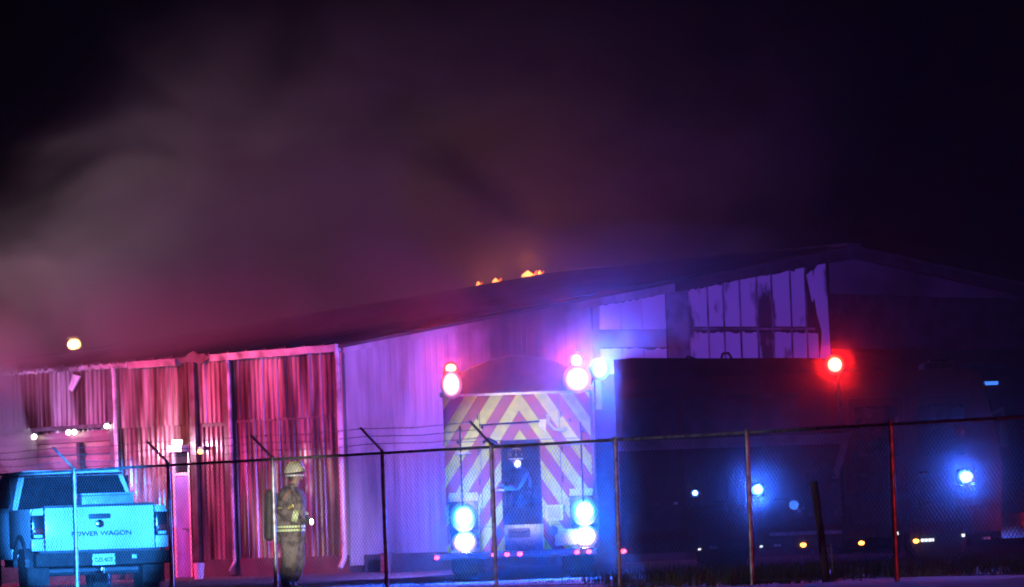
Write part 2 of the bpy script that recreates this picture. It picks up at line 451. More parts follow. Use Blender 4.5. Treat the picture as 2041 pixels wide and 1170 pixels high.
# walk door with lit transom
wd = bpy.data.objects.new('walk_door', None); col.objects.link(wd); wd.parent = shed; wd.location = (-.05, 4.84, .17)
MB().box(-.03, .03, .05, .50, .0, 2.0, .006).build('door_leaf', mat('door_paint', (.22, .22, .60), .4, 0, (.16, .16, .45), 3), wd)
MB().box(-.05, .05, 0, .05, 0, 2.6).box(-.05, .05, .5, .55, 0, 2.6).box(-.05, .05, .05, .5, 2.0, 2.06).build('door_frame', M_trim, wd)
MB().box(.0, .02, .05, .5, 2.06, 2.45).build('transom_pane', M_glass, wd)
MB().box(-.22, .05, .02, .5, 2.47, 2.6, .02).build('door_canopy', M_trim, wd)
MB().tube((-.05, .1, .95), (-.10, .1, .95), .018).tube((-.10, .1, .95), (-.10, .2, .95), .014).build('handle', M_chrome, wd)
MB().box(-.26, -.16, .06, .24, 2.62, 2.70, .01).build('door_lamp', G_white, wd)
light('door_lamp_light', (-.60, .16, 2.55), (1, .60, .95), 90, .06, parent=wd)
# bent gutter along the eave
def gutter(s0, s1, n, wob, zoff=0, thin=0):
    mb = MB(); bm = mb.bm; rows = []
    for i in range(n + 1):
        s = s0 + (s1 - s0) * i / n
        dz = rnd.uniform(-wob, wob) + zoff; dx = rnd.uniform(-wob, wob); tw = rnd.uniform(-wob, wob) * 2
        pr = [(-.06, 4.37 + thin), (-.20, 4.37 + thin + tw), (-.22, 4.50 + tw), (-.20, 4.505 + tw), (-.06, 4.5)]
        rows.append([bm.verts.new((x + dx, s, z + dz)) for x, z in pr])
    for a, b in zip(rows[:-1], rows[1:]):
        for j in range(5): bm.faces.new((a[j], a[(j + 1) % 5], b[(j + 1) % 5], b[j]))
    bm.faces.new(rows[0]); bm.faces.new(rows[-1][::-1])
    mb.build('gutter', M_trimw, shed, smooth=False)
gutter(.02, 3.95, 14, .004); gutter(5.05, 6.6, 16, .007, -.02); gutter(6.62, 8.6, 40, .012, -.03, .05); gutter(9.0, 13.5, 90, .016, -.04, .08)
MB().prism([(3.98, 4.44), (4.2, 4.54), (4.36, 4.53), (4.5, 4.60), (4.68, 4.56), (4.8, 4.48), (5.02, 4.46), (4.9, 4.38), (4.6, 4.40), (4.3, 4.34)], 'x', -.16, -.13).build('torn_sheet', M_steel, shed, smooth=False)
MB().prism([(8.30, 4.28), (8.55, 4.33), (8.72, 4.05), (8.60, 3.98)], 'x', -.14, -.11).build('hanging_trim', M_trim, shed, smooth=False)
# gable: corrugated left part
t = .26; i = 0
while t < 6.2:
    t1 = min(t + .86, 6.3)
    ribbed(t, t1, K(3.12), lambda u: rake(u) - .06, .29, .006, 'G').build('wall_panel', M_gable, shed, (0, -.012 - .003 * (i % 2), 0), smooth=False)
    ribbed(t, t1, K(1.85), K(3.15), .29, .006, 'G').build('wall_panel', M_gable, shed, (0, -.004 - .003 * (i % 2), 0), smooth=False)
    ribbed(t, t1, K(.5), K(1.88), .29, .006, 'G').build('wall_panel', M_gable, shed, (0, .006 - .003 * (i % 2), 0), smooth=False)
    t = t1 + .002; i += 1
MB().box(-.05, .26, -.05, .24, .3, 4.48, .01).build('corner_trim', M_gable, shed)
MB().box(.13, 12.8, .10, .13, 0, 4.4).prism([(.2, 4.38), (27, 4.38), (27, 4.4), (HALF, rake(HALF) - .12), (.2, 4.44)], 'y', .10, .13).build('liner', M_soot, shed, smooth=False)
# gable: pale panels between charred columns and girts
def pale(t0, t1, z0, top, cut=None):
    n = 6
    pts = [(t0, z0), (t1, z0)] + [(t1 - (t1 - t0) * j / n, (top(t1 - (t1 - t0) * j / n) if callable(top) else top) - (rnd.uniform(0, .05) if 0 < j < n else .02)) for j in range(n + 1)]
    MB().prism(pts, 'y', -.045 + rnd.uniform(-.004, .004), -.01).build('pale_panel', M_pale, shed, smooth=False)
for a, b in ((6.5, 7.05), (7.07, 7.62), (7.64, 8.26)):
    pale(a, b, 4.78, lambda u: rake(u) - .2); pale(a, b, 3.9, 4.42)
M_girt = mat('scorched_girt', (.22, .20, .24), .6, .1, (.05, .045, .05), 2)
tt = [8.98, 9.42, 9.86, 10.32, 10.80, 11.22, 11.75, 12.18]
for a, b in zip(tt[:-1], tt[1:]):
    pale(a + .012, b - .012, 4.84, lambda u: rake(u) - .20 - rnd.uniform(0, .05)); pale(a + .012, b - .012, 3.4, 4.74)
    MB().box(b - .02, b + .02, -.06, -.02, 3.4, rake(b) - .22).build('stud', M_girt, shed)
pale(12.21, 12.50, 3.4, 4.72)
# torn jamb sheets at the edge of the big opening
MB().prism([(12.25, 5.9), (12.38, 5.35), (12.47, 5.5), (12.40, 6.0)], 'y', -.05, -.02).build('torn_sheet', M_pale, shed, smooth=False)
MB().prism([(12.46, 6.0), (12.42, 5.6), (12.50, 5.1), (12.62, 4.75), (12.60, 4.5), (12.54, 4.2), (12.56, 3.2), (12.86, 3.2), (12.80, 4.8), (12.76, 6.15), (12.66, 6.2)], 'y', -.07, -.03).build('torn_sheet', M_pale, shed, smooth=False)
MB().box(8.30, 8.90, -.05, .0, 3.2, rake(8.3) - .1).build('column', M_girt, shed)
MB().box(8.93, 8.975, -.055, .0, 3.2, rake(8.9) - .25).build('stud', M_pale, shed)
MB().box(8.98, 12.4, -.065, -.03, 4.77, 4.815).build('girt', M_girt, shed)
MB().box(6.3, 8.28, -.03, .03, 4.43, 4.77).build('girt', M_gable, shed)
MB().box(6.32, 6.48, -.03, .03, 3.2, rake(6.32) - .1).build('column', M_gable, shed)
MB().box(12.64, 12.9, .0, .3, 0, rake(12.6) - .1).build('column', M_soot, shed)
# rake fascia
MB().prism([(-.1, EAVE - .16), (8.5, rake(8.5) - .22), (8.5, rake(8.5) + .0), (-.1, EAVE - .015)], 'y', -.10, -.06).build('rake_trim', M_gable, shed, smooth=False)
MB().prism([(8.502, rake(8.5) - .22), (HALF, rake(HALF) - .24), (27, EAVE - .25), (27, EAVE), (HALF, rake(HALF)), (8.502, rake(8.5))], 'y', -.10, -.06).build('rake_trim', M_soot, shed, smooth=False)
# sooty header over the big opening, burnt through at its edges
hdr = [(12.92, 5.52)] + [(12.92 + .7 * j, 5.50 + .02 * math.sin(j * 2.1)) for j in range(1, 18)] + [(26.8, 5.0), (26.8, 4.55)]
MB().prism([(12.92, 5.52), (14.5, 5.50), (16, 5.46), (18, 5.45), (19.5, 5.4), (21, rake(21) - .28), (HALF, rake(HALF) - .26), (12.92, rake(12.92) - .26)], 'y', -.03, .0).build('header_panel', M_head, shed, smooth=False)
MB().box(26.7, 27, .0, .3, 0, 4.5).build('column', M_soot, shed)
# far walls
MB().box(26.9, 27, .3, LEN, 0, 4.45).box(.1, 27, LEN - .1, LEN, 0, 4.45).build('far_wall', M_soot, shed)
# roof
def sag(s): return 0 if s < 9 else .055 * (s - 9)
mb = MB(); bm = mb.bm
nS, nT = 46, 16
grid = {}
for a in range(nS + 1):
    for b in range(nT + 1):
        s = -.12 + (LEN + .2) * a / nS; t = -.14 + (2 * HALF + .28) * b / nT
        z = rake(t) + .015
        k_ = 1 - abs(t - HALF) / HALF
        z -= sag(s) * k_
        if s > 1: z += rnd.uniform(-.02, .02)
        grid[a, b] = (bm.verts.new((t, s, z)), bm.verts.new((t, s, z - .06)))
for a in range(nS):
    for b in range(nT):
        q = [grid[a, b], grid[a + 1, b], grid[a + 1, b + 1], grid[a, b + 1]]
        bm.faces.new([v[0] for v in q]); bm.faces.new([v[1] for v in q][::-1])
for a in range(nS):
    for b in (0, nT):
        q = [grid[a, b], grid[a + 1, b]]; bm.faces.new((q[0][0], q[0][1], q[1][1], q[1][0]))
for b in range(nT):
    for a in (0, nS):
        q = [grid[a, b], grid[a, b + 1]]; bm.faces.new((q[0][0], q[0][1], q[1][1], q[1][0]))
roof = mb.build('roof', M_roof, shed, smooth=False)
seam = MB().box(-.02, .02, 0, 1, 0, .05).mesh('roof_seam', M_roof)
for i in range(22):
    s = .5 + i * .6
    me = MB().prism([(-.1, 0), (HALF, PITCH_R * (HALF + .1) - sag(s)), (HALF, PITCH_R * (HALF + .1) - sag(s) + .05), (-.1, .05)], 'y', s - .02, s + .02).mesh('roof_seam', M_roof, False)
    put('roof_seam', me, shed, (0, 0, EAVE - .0147 + .02))
MB().box(HALF - .2, HALF + .2, -.1, 9, rake(HALF) - .0, rake(HALF) + .07, .02).build('ridge_cap', M_roof, shed)

def shed_pt(t, s, z): return C0 + Vector((.755 * t - .656 * s, .656 * t + .755 * s, z))
# flames on the ridge
def ridge_at(px):
    best = None
    for i in range(300):
        s = i * .1; p = shed_pt(HALF, s, rake(HALF) - sag(s)); 
        x = 1020.5 + F_PX * p.x / p.y
        if best is None or abs(x - px) < best[0]: best = (abs(x - px), p)
    return best[1]
def flame(px, hgt, wid, label, strong):
    p = ridge_at(px)
    f = thing('flame', label, 'flame', p + Vector((0, 0, .04)), 0, 'flames along the roof ridge')
    MB().lathe([(.25 * wid, 0), (.5 * wid, .12 * hgt), (.46 * wid, .38 * hgt), (.28 * wid, .65 * hgt), (.1 * wid, .85 * hgt), (.01, .98 * hgt)], 12, sx=1.25).build('flame_core', G_fire, f)
    MB().lathe([(.06 * wid, 0), (.2 * wid, .2 * hgt), (.12 * wid, .6 * hgt), (.01, hgt)], 10, Matrix.Translation((.62 * wid, .02, .02 * hgt)) @ Matrix.Rotation(.4, 4, 'Y')).build('flame_tongue', G_fire2, f)
    light('flame_light', (0, -.25, .25), (1, .3, .06), strong, .1, parent=f)
flame(953, .11, .09, 'small round flame at the left end of the row on the roof ridge', 22)
flame(991, .12, .13, 'second flame from the left on the roof ridge, soft orange', 26)
flame(1056, .16, .23, 'largest and brightest flame on the roof ridge', 60)
flame(1078, .12, .08, 'small reddish flame at the right end of the row on the roof ridge', 16)

# floodlight on a pole behind the roof
fp = at(148, 687, 150)
pole = thing('floodlight_pole', 'round warm floodlight on a pole glowing behind the left end of the roof', 'street light', (fp.x, fp.y, 0))
MB().tube((0, .3, 0), (0, .3, fp.z + .1), .09, .06).build('pole', M_galv, pole)
MB().path([(0, .3, fp.z + .05), (0, .12, fp.z + .12), (0, .05, fp.z + .1)], .035).build('arm', M_galv, pole)
MB().ball((0, 0, fp.z), .2, 16, (1, .9, .8)).build('lens', G_warm, pole)
MB().lathe([(.1, .0), (.24, .02), (.2, .1), (.05, .15)], 14, Matrix.Translation((0, .05, fp.z + .13))).build('hood', M_black, pole)
light('floodlight_light', (0, -.3, fp.z), (1, .55, .22), 2200, .2, parent=pole)

# ================================================================ FIRE ENGINE SEEN FROM BEHIND
e1 = thing('fire_engine', 'fire engine seen from behind with red and yellow chevrons, lights flashing', 'fire engine', (.03, 90.0, 0))
HW = 1.255
def wheel(parent, x, y, r=.50, wdt=.30, rim=.27, axis='x'):
    def M(o): return Matrix.Translation((x, y, r)) @ (Matrix.Rotation(R(90), 4, 'Y') if axis == 'x' else Matrix.Rotation(R(90), 4, 'X'))
    wl = bpy.data.objects.new('wheel', None); col.objects.link(wl); wl.parent = parent
    MB().lathe([(rim, -wdt / 2), (r * .93, -wdt / 2), (r, -wdt * .36), (r, wdt * .36), (r * .93, wdt / 2), (rim, wdt / 2)], 28, M(0)).build('tyre', M_rubber, wl)
    MB().lathe([(.04, -wdt * .3), (rim * .98, -wdt * .45), (rim * .98, wdt * .45), (rim * .6, wdt * .2), (.09, wdt * .3), (.05, wdt * .4)], 20, M(0)).build('rim', M_tread, wl)
    return wl
# body: rear skin split into bands, recess in the middle
MB().box(-HW, HW, .06, 5.4, .52, 3.14, .02).build('body', M_redpaint, e1)
MB().box(-HW, HW, 0, .056, .50, .92).box(-HW, -.32, 0, .056, .923, 2.38).box(.36, HW, 0, .056, .923, 2.38).box(-HW, HW, 0, .056, 2.383, 3.16).build('rear_panel', M_chev, e1, smooth=False)
MB().box(-.315, .355, .02, .055, .925, 2.378).build('rear_recess', M_navy, e1)
for sx in (-1, 1):
    MB().box(sx * HW - .025, sx * HW + .025, -.02, .10, .5, 3.18, .008).build('corner_post', M_chev if sx < 0 else M_redpaint, e1)
    MB().box(sx * 1.17 - .16, sx * 1.17 + .05, .0, .3, 3.16, 3.24, .01).build('lamp_bracket', M_tread, e1)
MB().box(-HW, HW, .0, .25, 3.162, 3.20).build('top_rail', M_tread, e1)
# arched hose bed cover
arch = [(-1.05, 3.2)] + [(-.98 + 1.96 * j / 14, 3.50 + .33 * math.sin(math.pi * (j + 1.2) / 16.4)) for j in range(15)] + [(1.05, 3.2)]
MB().prism(arch, 'y', .12, 4.6).build('hose_bed_cover', M_tarp, e1)
# pump house, cab
MB().box(-1.2, 1.2, 5.4, 6.1, .6, 3.0, .03).build('pump_house', M_redpaint, e1)
MB().prism([(6.1, .55), (8.25, .55), (8.3, 1.7), (8.05, 2.95), (6.1, 3.0)], 'x', -1.22, 1.22).build('cab', M_redpaint, e1)
MB().prism([(8.29, 1.75), (8.07, 2.85), (8.10, 2.86), (8.32, 1.76)], 'x', -1.1, 1.1).build('windshield', M_glass, e1, smooth=False)
for sx in (-1, 1): MB().box(sx * 1.225 - .006, sx * 1.225 + .006, 6.9, 7.9, 1.75, 2.6).build('side_window', M_glass, e1)
MB().box(-1.2, 1.2, 8.3, 8.75, .45, .85, .04).build('front_bumper', M_chrome, e1)
lb = MB().box(-.9, .9, 7.3, 7.6, 3.01, 3.2, .03).build('light_bar', M_black, e1)
for i, (x, g) in enumerate(((-.75, G_red), (-.3, G_blue), (.3, G_red), (.75, G_blue))):
    MB().box(x - .2, x + .2, 7.601, 7.64, 3.04, 3.17).build('bar_lens', g, lb)
for wx in (-1.0, 1.0):
    for wy in (1.9, 7.1): wheel(e1, wx, wy, .52, .42)
MB().box(-.5, .5, .1, 8.2, .5, .62).build('chassis', M_black, e1)
MB().tube((-.85, 1.9, .52), (.85, 1.9, .52), .09).tube((-.85, 7.1, .52), (.85, 7.1, .52), .09).build('axle', M_black, e1)
for sx in (-1, 1): MB().box(sx * .95 - .28, sx * .95 + .28, 1.20, 1.23, .14, .52).build('mud_flap', M_rubber, e1)
# tailboard with chrome edges and marker lamps
tb = MB().box(-1.50, 1.25, -.68, .0, .40, .50, .01).build('tailboard', M_tread, e1)
MB().box(-1.46, 1.22, -.705, -.682, .475, .505, .005).box(-1.46, 1.22, -.705, -.682, .385, .41, .005).build('chrome_edge', M_chrome, e1)
for x in (-1.46, -.49, -.27, -.05, .92, 1.12):
    MB().ball((x, -.71, .44 if x > -1 else .425), .04, 10, (1.1, .6, .8)).build('marker_lamp', G_mark, e1)
# tail lamp clusters
def rear_spot(name, loc, c, watts, cone=165, par=None, dr=(0, -1, 0)):
    return light(name, loc, c, watts, .08, 'SPOT', tuple(Vector(loc) + Vector(dr)), cone, .35, par or e1)
def cluster(x, zc, w_, h_, g, name, dep=.07):
    hs = MB().box(x - w_ / 2 - .02, x + w_ / 2 + .02, -dep + .02, -.001, zc - h_ / 2 - .02, zc + h_ / 2 + .02, .01).build(name, M_chrome, e1)
    MB().ball((x, -dep + .03, zc), 1, 16, (w_ * .52, .07, h_ * .52)).build('lens', g, hs)
    return hs
M_haloplate = mat('white_halo_plate', (.66, .68, .70), .4, .1, (.5, .52, .55), 6)
for sx, dz in ((-1, 0), (1, .03)):
    x = -.985 if sx < 0 else 1.075
    MB().box(x - .245, x + .165 if sx > 0 else x + .26, -.012, -.0005, .52, 1.52, .004).build('halo_plate', M_haloplate, e1)  # added white plate that catches a halo around the tail lamps
    light('tail_glow_light', (x, -.17, 1.12 + dz), (.0, .26, 1), 42, .05, parent=e1)
    light('reverse_glow_light', (x, -.17, .68 + dz), (1, .8, .9), 16, .05, parent=e1)
    cluster(x, 1.10 + dz, .46, .50, G_blueg, 'blue_warning_lamp')
    cluster(x, .67 + dz, .44, .38, G_whiteg, 'reversing_lamp')
    rear_spot('tail_blue_light', (x, -.10, 1.12 + dz), (.0, .11, 1.0), 12500)
    rear_spot('tail_white_light', (x, -.10, .66 + dz), (1, .75, .9), 130)
# top beacons: red dome over a white flood lamp
for x, zz, s_ in ((-1.12, 3.26, .90), (1.03, 3.28, 1.2)):
    b = MB().box(x - .13, x + .13, -.06, .10, zz - .03, zz + .24, .012).build('scene_lamp', M_black, e1)
    MB().ball((x, -.07, zz + .11), 1, 18, (.21 * s_, .06, .25)).build('lens', G_whiteg, b)
    bc = MB().tube((x, .05, zz + .24), (x, .05, zz + .27), .11).build('beacon', M_black, e1)
    MB().lathe([(.13, 0), (.14, .08 * s_), (.12, .19 * s_), (.05, .26 * s_)], 18, Matrix.Translation((x, .05, zz + .27))).build('beacon_dome', G_redg, bc)
    rear_spot('beacon_light', (x, -.12, zz + .38), RED, 800 * s_)
    rear_spot('scene_lamp_light', (x, -.12, zz + .1), (1, .35, .5), 150 * s_)
    light('beacon_back_light', (x, .25, zz + .42), RED, 22, .08, parent=e1)
b = MB().box(1.28, 1.40, .0, .18, 3.40, 3.66, .012).tube((1.26, .09, 3.3), (1.33, .09, 3.42), .03).build('side_blue_lamp', M_black, e1)
MB().ball((1.42, -.02, 3.55), .2, 16, (.9, .6, 1.0)).build('lens', G_blueg, b)
rear_spot('side_blue_light', (1.45, -.16, 3.55), (.02, .10, 1.0), 6500, 175, None, (.5, -1, 0))
light('flank_blue_light', (-1.275, 5.6, 1.3), (.30, .15, 1), 2600, .05, 'SPOT', (-2.3, 6.6, 1.25), 150, .6, parent=e1)
light('bar_blue_light', (.75, 7.85, 3.1), (.24, .14, 1), 130, .1, parent=e1)
light('bar_red_light', (-.75, 7.85, 3.1), RED, 160, .1, parent=e1)
# rails, steps, brackets
for x in (-1.0, 1.06):
    MB().path([(x, -.0, 2.66), (x, -.09, 2.64), (x, -.09, 1.30), (x, -.0, 1.28)], .017).build('grab_rail', M_chrome, e1)
MB().path([(-.66, -.0, 2.66), (-.66, -.09, 2.66), (.36, -.09, 2.69), (.36, -.0, 2.69)], .016).build('crossbar', M_chrome, e1)
MB().prism([(.34, 2.60), (.36, 2.72), (.48, 2.72), (.46, 2.50)], 'y', -.10, -.06).build('bracket', M_silver, e1)
MB().path([(.50, -.05, 2.80), (.52, -.08, 2.66), (.60, -.09, 2.55), (.74, -.09, 2.52), (.82, -.05, 2.55)], .026).build('hose_loop', M_silver, e1)
for x0, x1, z in ((-1.10, -.82, 2.17), (.80, 1.2, 2.27), (-.50, -.22, 1.52)):
    MB().box(x0, x1, -.19, -.0, z, z + .035, .006).build('folding_step', M_tread, e1)
for x, z in ((-1.0, 2.60), (-1.04, 2.38), (-.45, 2.06), (.88, 2.69), (1.10, 2.50), (-.62, 2.62)):
    MB().ball((x, -.07, z), .03, 8).build('chrome_knob', M_chrome, e1)
MB().path([(-.60, -.05, 2.36), (-.52, -.09, 2.42), (-.40, -.09, 2.36), (-.36, -.05, 2.28)], .03).ball((-.45, -.08, 2.30), .05, 8).build('valve', M_chrome, e1)
MB().tube((-.49, -.10, 1.50), (-.49, -.10, 1.04), .014).tube((-.25, -.10, 1.50), (-.25, -.10, 1.04), .014).tube((-.48, -.16, 1.24), (-.46, -.16, .98), .045, .025).build('pike_holder', M_chrome, e1)
for x in (-.42, .53):
    MB().tube((x, -.0, .82), (x, -.14, .82), .09).tube((x, -.14, .82), (x, -.17, .82), .07).build('intake_cap', M_black, e1)
fr = MB().box(.41, .71, -.10, -.06, 1.22, 1.26).box(.41, .71, -.10, -.06, .99, 1.03).box(.41, .45, -.10, -.06, 1.03, 1.22).box(.67, .71, -.10, -.06, 1.03, 1.22).build('lamp_frame', M_silver, e1)
MB().box(.45, .67, -.075, -.058, 1.03, 1.22).build('pane', M_stripe, fr)
MB().box(.56, .92, -.12, .0, .56, .84, .02).build('tool_box', M_silver, e1)
for x in (-.66, .70):
    MB().box(x - .006, x + .006, -.004, .01, .95, 3.1).build('panel_seam', M_black, e1)
MB().box(-1.22, 1.22, -.004, .01, 2.376, 2.39).box(-1.22, 1.22, -.004, .01, .916, .928).build('panel_seam', M_black, e1)
for x in (-.69, .73):
    for z in (1.2, 1.7, 2.2, 2.8):
        MB().tube((x, -.012, z - .05), (x, -.012, z + .05), .014).build('hinge', M_chrome, e1)
# step box with plate front in the middle
sb = MB().box(-.30, .36, -.64, -.38, .503, .94, .012).build('step_box', M_tread, e1)
MB().box(-.30, .36, -.63, -.38, .942, 1.24, .01).build('step_box_lid', M_navy, e1)
MB().box(-.24, .14, -.655, -.641, .72, .88, .006).build('latch_plate', M_shut, sb)
MB().path([(-.2, -.66, .82), (.0, -.70, .80), (.12, -.66, .83)], .014).ball((.02, -.69, .80), .025, 8).build('handle', M_chrome, sb)

M_maroon = mat('dark_maroon_paint', (.075, .010, .014), .32, 0, (.045, .006, .009), 1.5)
M_shutd = mat('dull_shutter', (.07, .065, .075), .5, .4, (.04, .038, .043), 3)
M_stripe2 = mat('worn_side_stripe', (.34, .33, .38), .55, 0, (.2, .19, .23), 3)
# ================================================================ FIRE ENGINE SEEN FROM THE SIDE
e2 = thing('fire_engine', 'dark fire engine parked side on at right with red beacon and pale side stripe', 'fire engine', (1.66, 88.1, 0), R(-1.3))
MB().prism([(0, .55), (3.72, .55), (3.72, 3.30), (0, 3.30)], 'y', .02, 2.45).build('body', M_maroon, e2)
top = [(0, 3.3), (3.70, 3.3), (3.70, 3.52), (3.3, 3.55), (2.6, 3.575), (1.8, 3.60), (1.0, 3.63), (.3, 3.66), (0, 3.64)]
MB().prism(top, 'y', .12, 2.35).build('hose_bed_cover', M_tarp, e2)
MB().path([(1.80, .3, 3.58), (1.83, .3, 3.68), (1.93, .3, 3.69), (1.99, .3, 3.58)], .02).build('hose_loop', M_black, e2)
MB().path([(1.2, .3, 3.6), (1.25, .3, 3.66), (1.4, .3, 3.6)], .018).build('hose_loop', M_black, e2)
for x0, x1 in ((.12, 1.02), (1.12, 2.28), (2.38, 3.05)):
    sh = MB().box(x0, x1, -.012, .018, 1.15 if x0 > 1 and x0 < 2 else .75, 2.98, .004).build('roller_shutter', M_shutd, e2)
    for j in range(9):
        z = 1.25 + j * .19
        MB().box(x0 + .03, x1 - .03, -.02, -.0125, z, z + .012).build('shutter_slat', M_shutd, sh)
    MB().box((x0 + x1) / 2 - .12, (x0 + x1) / 2 + .12, -.05, -.021, 1.19, 1.215, .004).build('handle', M_chrome, sh)
MB().prism([(0, 2.10), (3.74, 2.10), (3.56, 1.52), (3.68, 1.52), (3.92, 2.27), (0, 2.27)], 'y', -.03, -.021).build('side_stripe', M_stripe2, e2, smooth=False)
# pump panel
pp = MB().box(3.08, 3.70, -.02, .018, .75, 2.05, .006).build('pump_panel', M_shutd, e2)
for i in range(4):
    for j in range(3):
        MB().tube((3.17 + .14 * i, -.02, 1.75 - .17 * j), (3.17 + .14 * i, -.05, 1.75 - .17 * j), .05, seg=12).build('gauge', M_chrome if (i + j) % 3 else M_black, pp)
for x in (3.2, 3.42, 3.62): MB().tube((x, -.02, .95), (x, -.14, .95), .06).build('outlet', M_chrome, pp)
MB().box(2.5, 3.7, -.24, -.02, .60, .66, .01).build('running_board', M_tread, e2)
MB().box(0, 3.7, -.02, .02, .38, .54).build('rub_rail', M_black, e2)
# cab
cabp = [(3.76, .55), (6.35, .55), (6.42, 1.6), (6.38, 2.0), (6.12, 3.18), (5.95, 3.28), (3.80, 3.30), (3.76, 3.2)]
MB().prism(cabp, 'y', .02, 2.42).build('cab', M_maroon, e2)
for x0, x1 in ((3.95, 4.75), (5.0, 5.85)):
    d = MB().box(x0 - .06, x1 + .06, -.012, .018, .75, 2.85, .01).build('cab_door', M_maroon, e2)
    MB().box(x0 + .04, x1 - .04, -.02, -.0125, 1.85, 2.70, .02).build('window', M_glass, d)
    MB().box(x0 + .02, x0 + .18, -.05, -.0125, 1.55, 1.60, .008).build('handle', M_chrome, d)
MB().box(3.78, 6.3, -.028, -.0215, 1.10, 1.25).build('side_stripe', M_shutd, e2)
MB().prism([(6.40, 2.02), (6.15, 3.1), (6.17, 3.11), (6.43, 2.03)], 'y', .15, 2.3).build('windshield', M_glass, e2, smooth=False)
MB().path([(6.25, .0, 2.5), (6.45, -.2, 2.6), (6.45, -.2, 2.2)], .02).box(6.40, 6.52, -.32, -.12, 1.95, 2.35, .02).build('mirror', M_black, e2)
MB().box(6.35, 6.85, .05, 2.4, .42, .85, .04).build('front_bumper', M_chrome, e2)
for wx in (1.7, 5.3):
    wheel(e2, wx, .22, .50, .34, .28, 'y'); wheel(e2, wx, 2.2, .50, .34, .28, 'y')
MB().box(.2, 6.2, .7, 1.7, .5, .62).tube((1.7, .2, .5), (1.7, 2.2, .5), .08).tube((5.3, .2, .5), (5.3, 2.2, .5), .08).build('chassis', M_black, e2)
for wx in (1.7, 5.3):
    MB().prism([(wx + .62 * math.cos(a), .5 + .62 * math.sin(a)) for a in [R(d) for d in range(0, 181, 15)]] + [(wx - .56 * math.cos(a), .5 + .56 * math.sin(a)) for a in [R(d) for d in range(0, 181, 15)]], 'y', -.04, .02).build('wheel_arch', M_black, e2, smooth=False)
for x, g in ((.05, G_mark), (3.05, G_amber), (4.02, G_amber), (4.93, G_amber)):
    MB().ball((x + .0, -.05, .43), .045, 10, (1.2, .6, .8)).build('marker_lamp', g, e2)
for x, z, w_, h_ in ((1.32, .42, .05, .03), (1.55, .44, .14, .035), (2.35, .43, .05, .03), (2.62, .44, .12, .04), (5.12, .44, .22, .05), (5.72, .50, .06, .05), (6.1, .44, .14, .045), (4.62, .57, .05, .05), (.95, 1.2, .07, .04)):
    MB().box(x - w_ / 2, x + w_ / 2, -.045, -.022, z - h_ / 2, z + h_ / 2, .005).build('side_reflector', G_dimw if h_ > .045 or w_ < .06 else M_silver, e2)  # some reflectors glow in place of light thrown back
def side_lamp(x, z, r, g, name, watts, c=BLUE):
    h = MB().box(x - r - .03, x + r + .03, -.05, -.022, z - r - .02, z + r + .02, .01).build(name, M_chrome, e2)
    MB().ball((x, -.06, z), r * 1.25, 14, (1.1, .6, 1)).build('lens', G_blueg if g is G_blue else g, h)
    if watts: rear_spot('side_lamp_light', (x, -.14, z), c, watts, 165, e2)
side_lamp(1.28, 1.36, .055, G_dimb if False else G_blue, 'side_warning_lamp', 3)
side_lamp(2.33, 1.38, .09, G_blue, 'side_warning_lamp', 3400)
side_lamp(2.92, 1.10, .06, G_dimb, 'side_warning_lamp', 40)
side_lamp(5.80, 1.47, .115, G_blue, 'side_warning_lamp', 11000)
b = MB().box(3.55, 3.85, .05, .3, 3.28, 3.32).tube((3.69, .1, 3.32), (3.69, .1, 3.35), .12).build('beacon', M_black, e2)
MB().ball((3.69, .05, 3.42), .185, 18, (1, .8, 1)).build('beacon_dome', G_redg, b)
rear_spot('beacon_light', (3.69, -.12, 3.42), (1, .012, .012), 2200, 178, e2)
lb = MB().box(5.2, 5.7, .3, 2.1, 3.30, 3.42, .02).build('light_bar', M_black, e2)
MB().box(5.3, 5.6, .32, 2.08, 3.421, 3.46, .01).build('bar_lens', M_glass, lb)
light('bar_blue_light', (5.45, 2.3, 3.45), (.19, .07, 1), 6200, .15, 'SPOT', (1.6, 14, 4.6), 72, .8, parent=e2)
light('gable_fill_light', (.6, 2.6, 3.7), (.32, .10, 1), 1800, .15, 'SPOT', (.2, 14, 4.6), 110, .6, parent=e2)  # added fill lamp over the rear body, lights the gable
fl = MB().box(6.86, 6.92, .3, .55, .95, 1.1, .01).build('front_warning_lamp', M_chrome, e2)
MB().box(6.921, 6.94, .32, .53, .97, 1.08).build('lens', G_red, fl)
light('front_red_light', (7.0, -.2, .9), RED, 50, .08, parent=e2)
MB().box(6.12, 6.42, .2, .5, 3.0, 3.055, .01).build('brow_lamp', G_dimb, e2)

# ================================================================ PICKUP
pk_p = at(207, 1100, 82.3)
pk = thing('pickup_truck', 'white pickup truck seen from behind, lit bright blue, dark rear window', 'pickup truck', (pk_p.x - .05, 82.3, 0), R(15.5))
W2 = 1.0
pk.scale = (1.08, 1, 1.035)
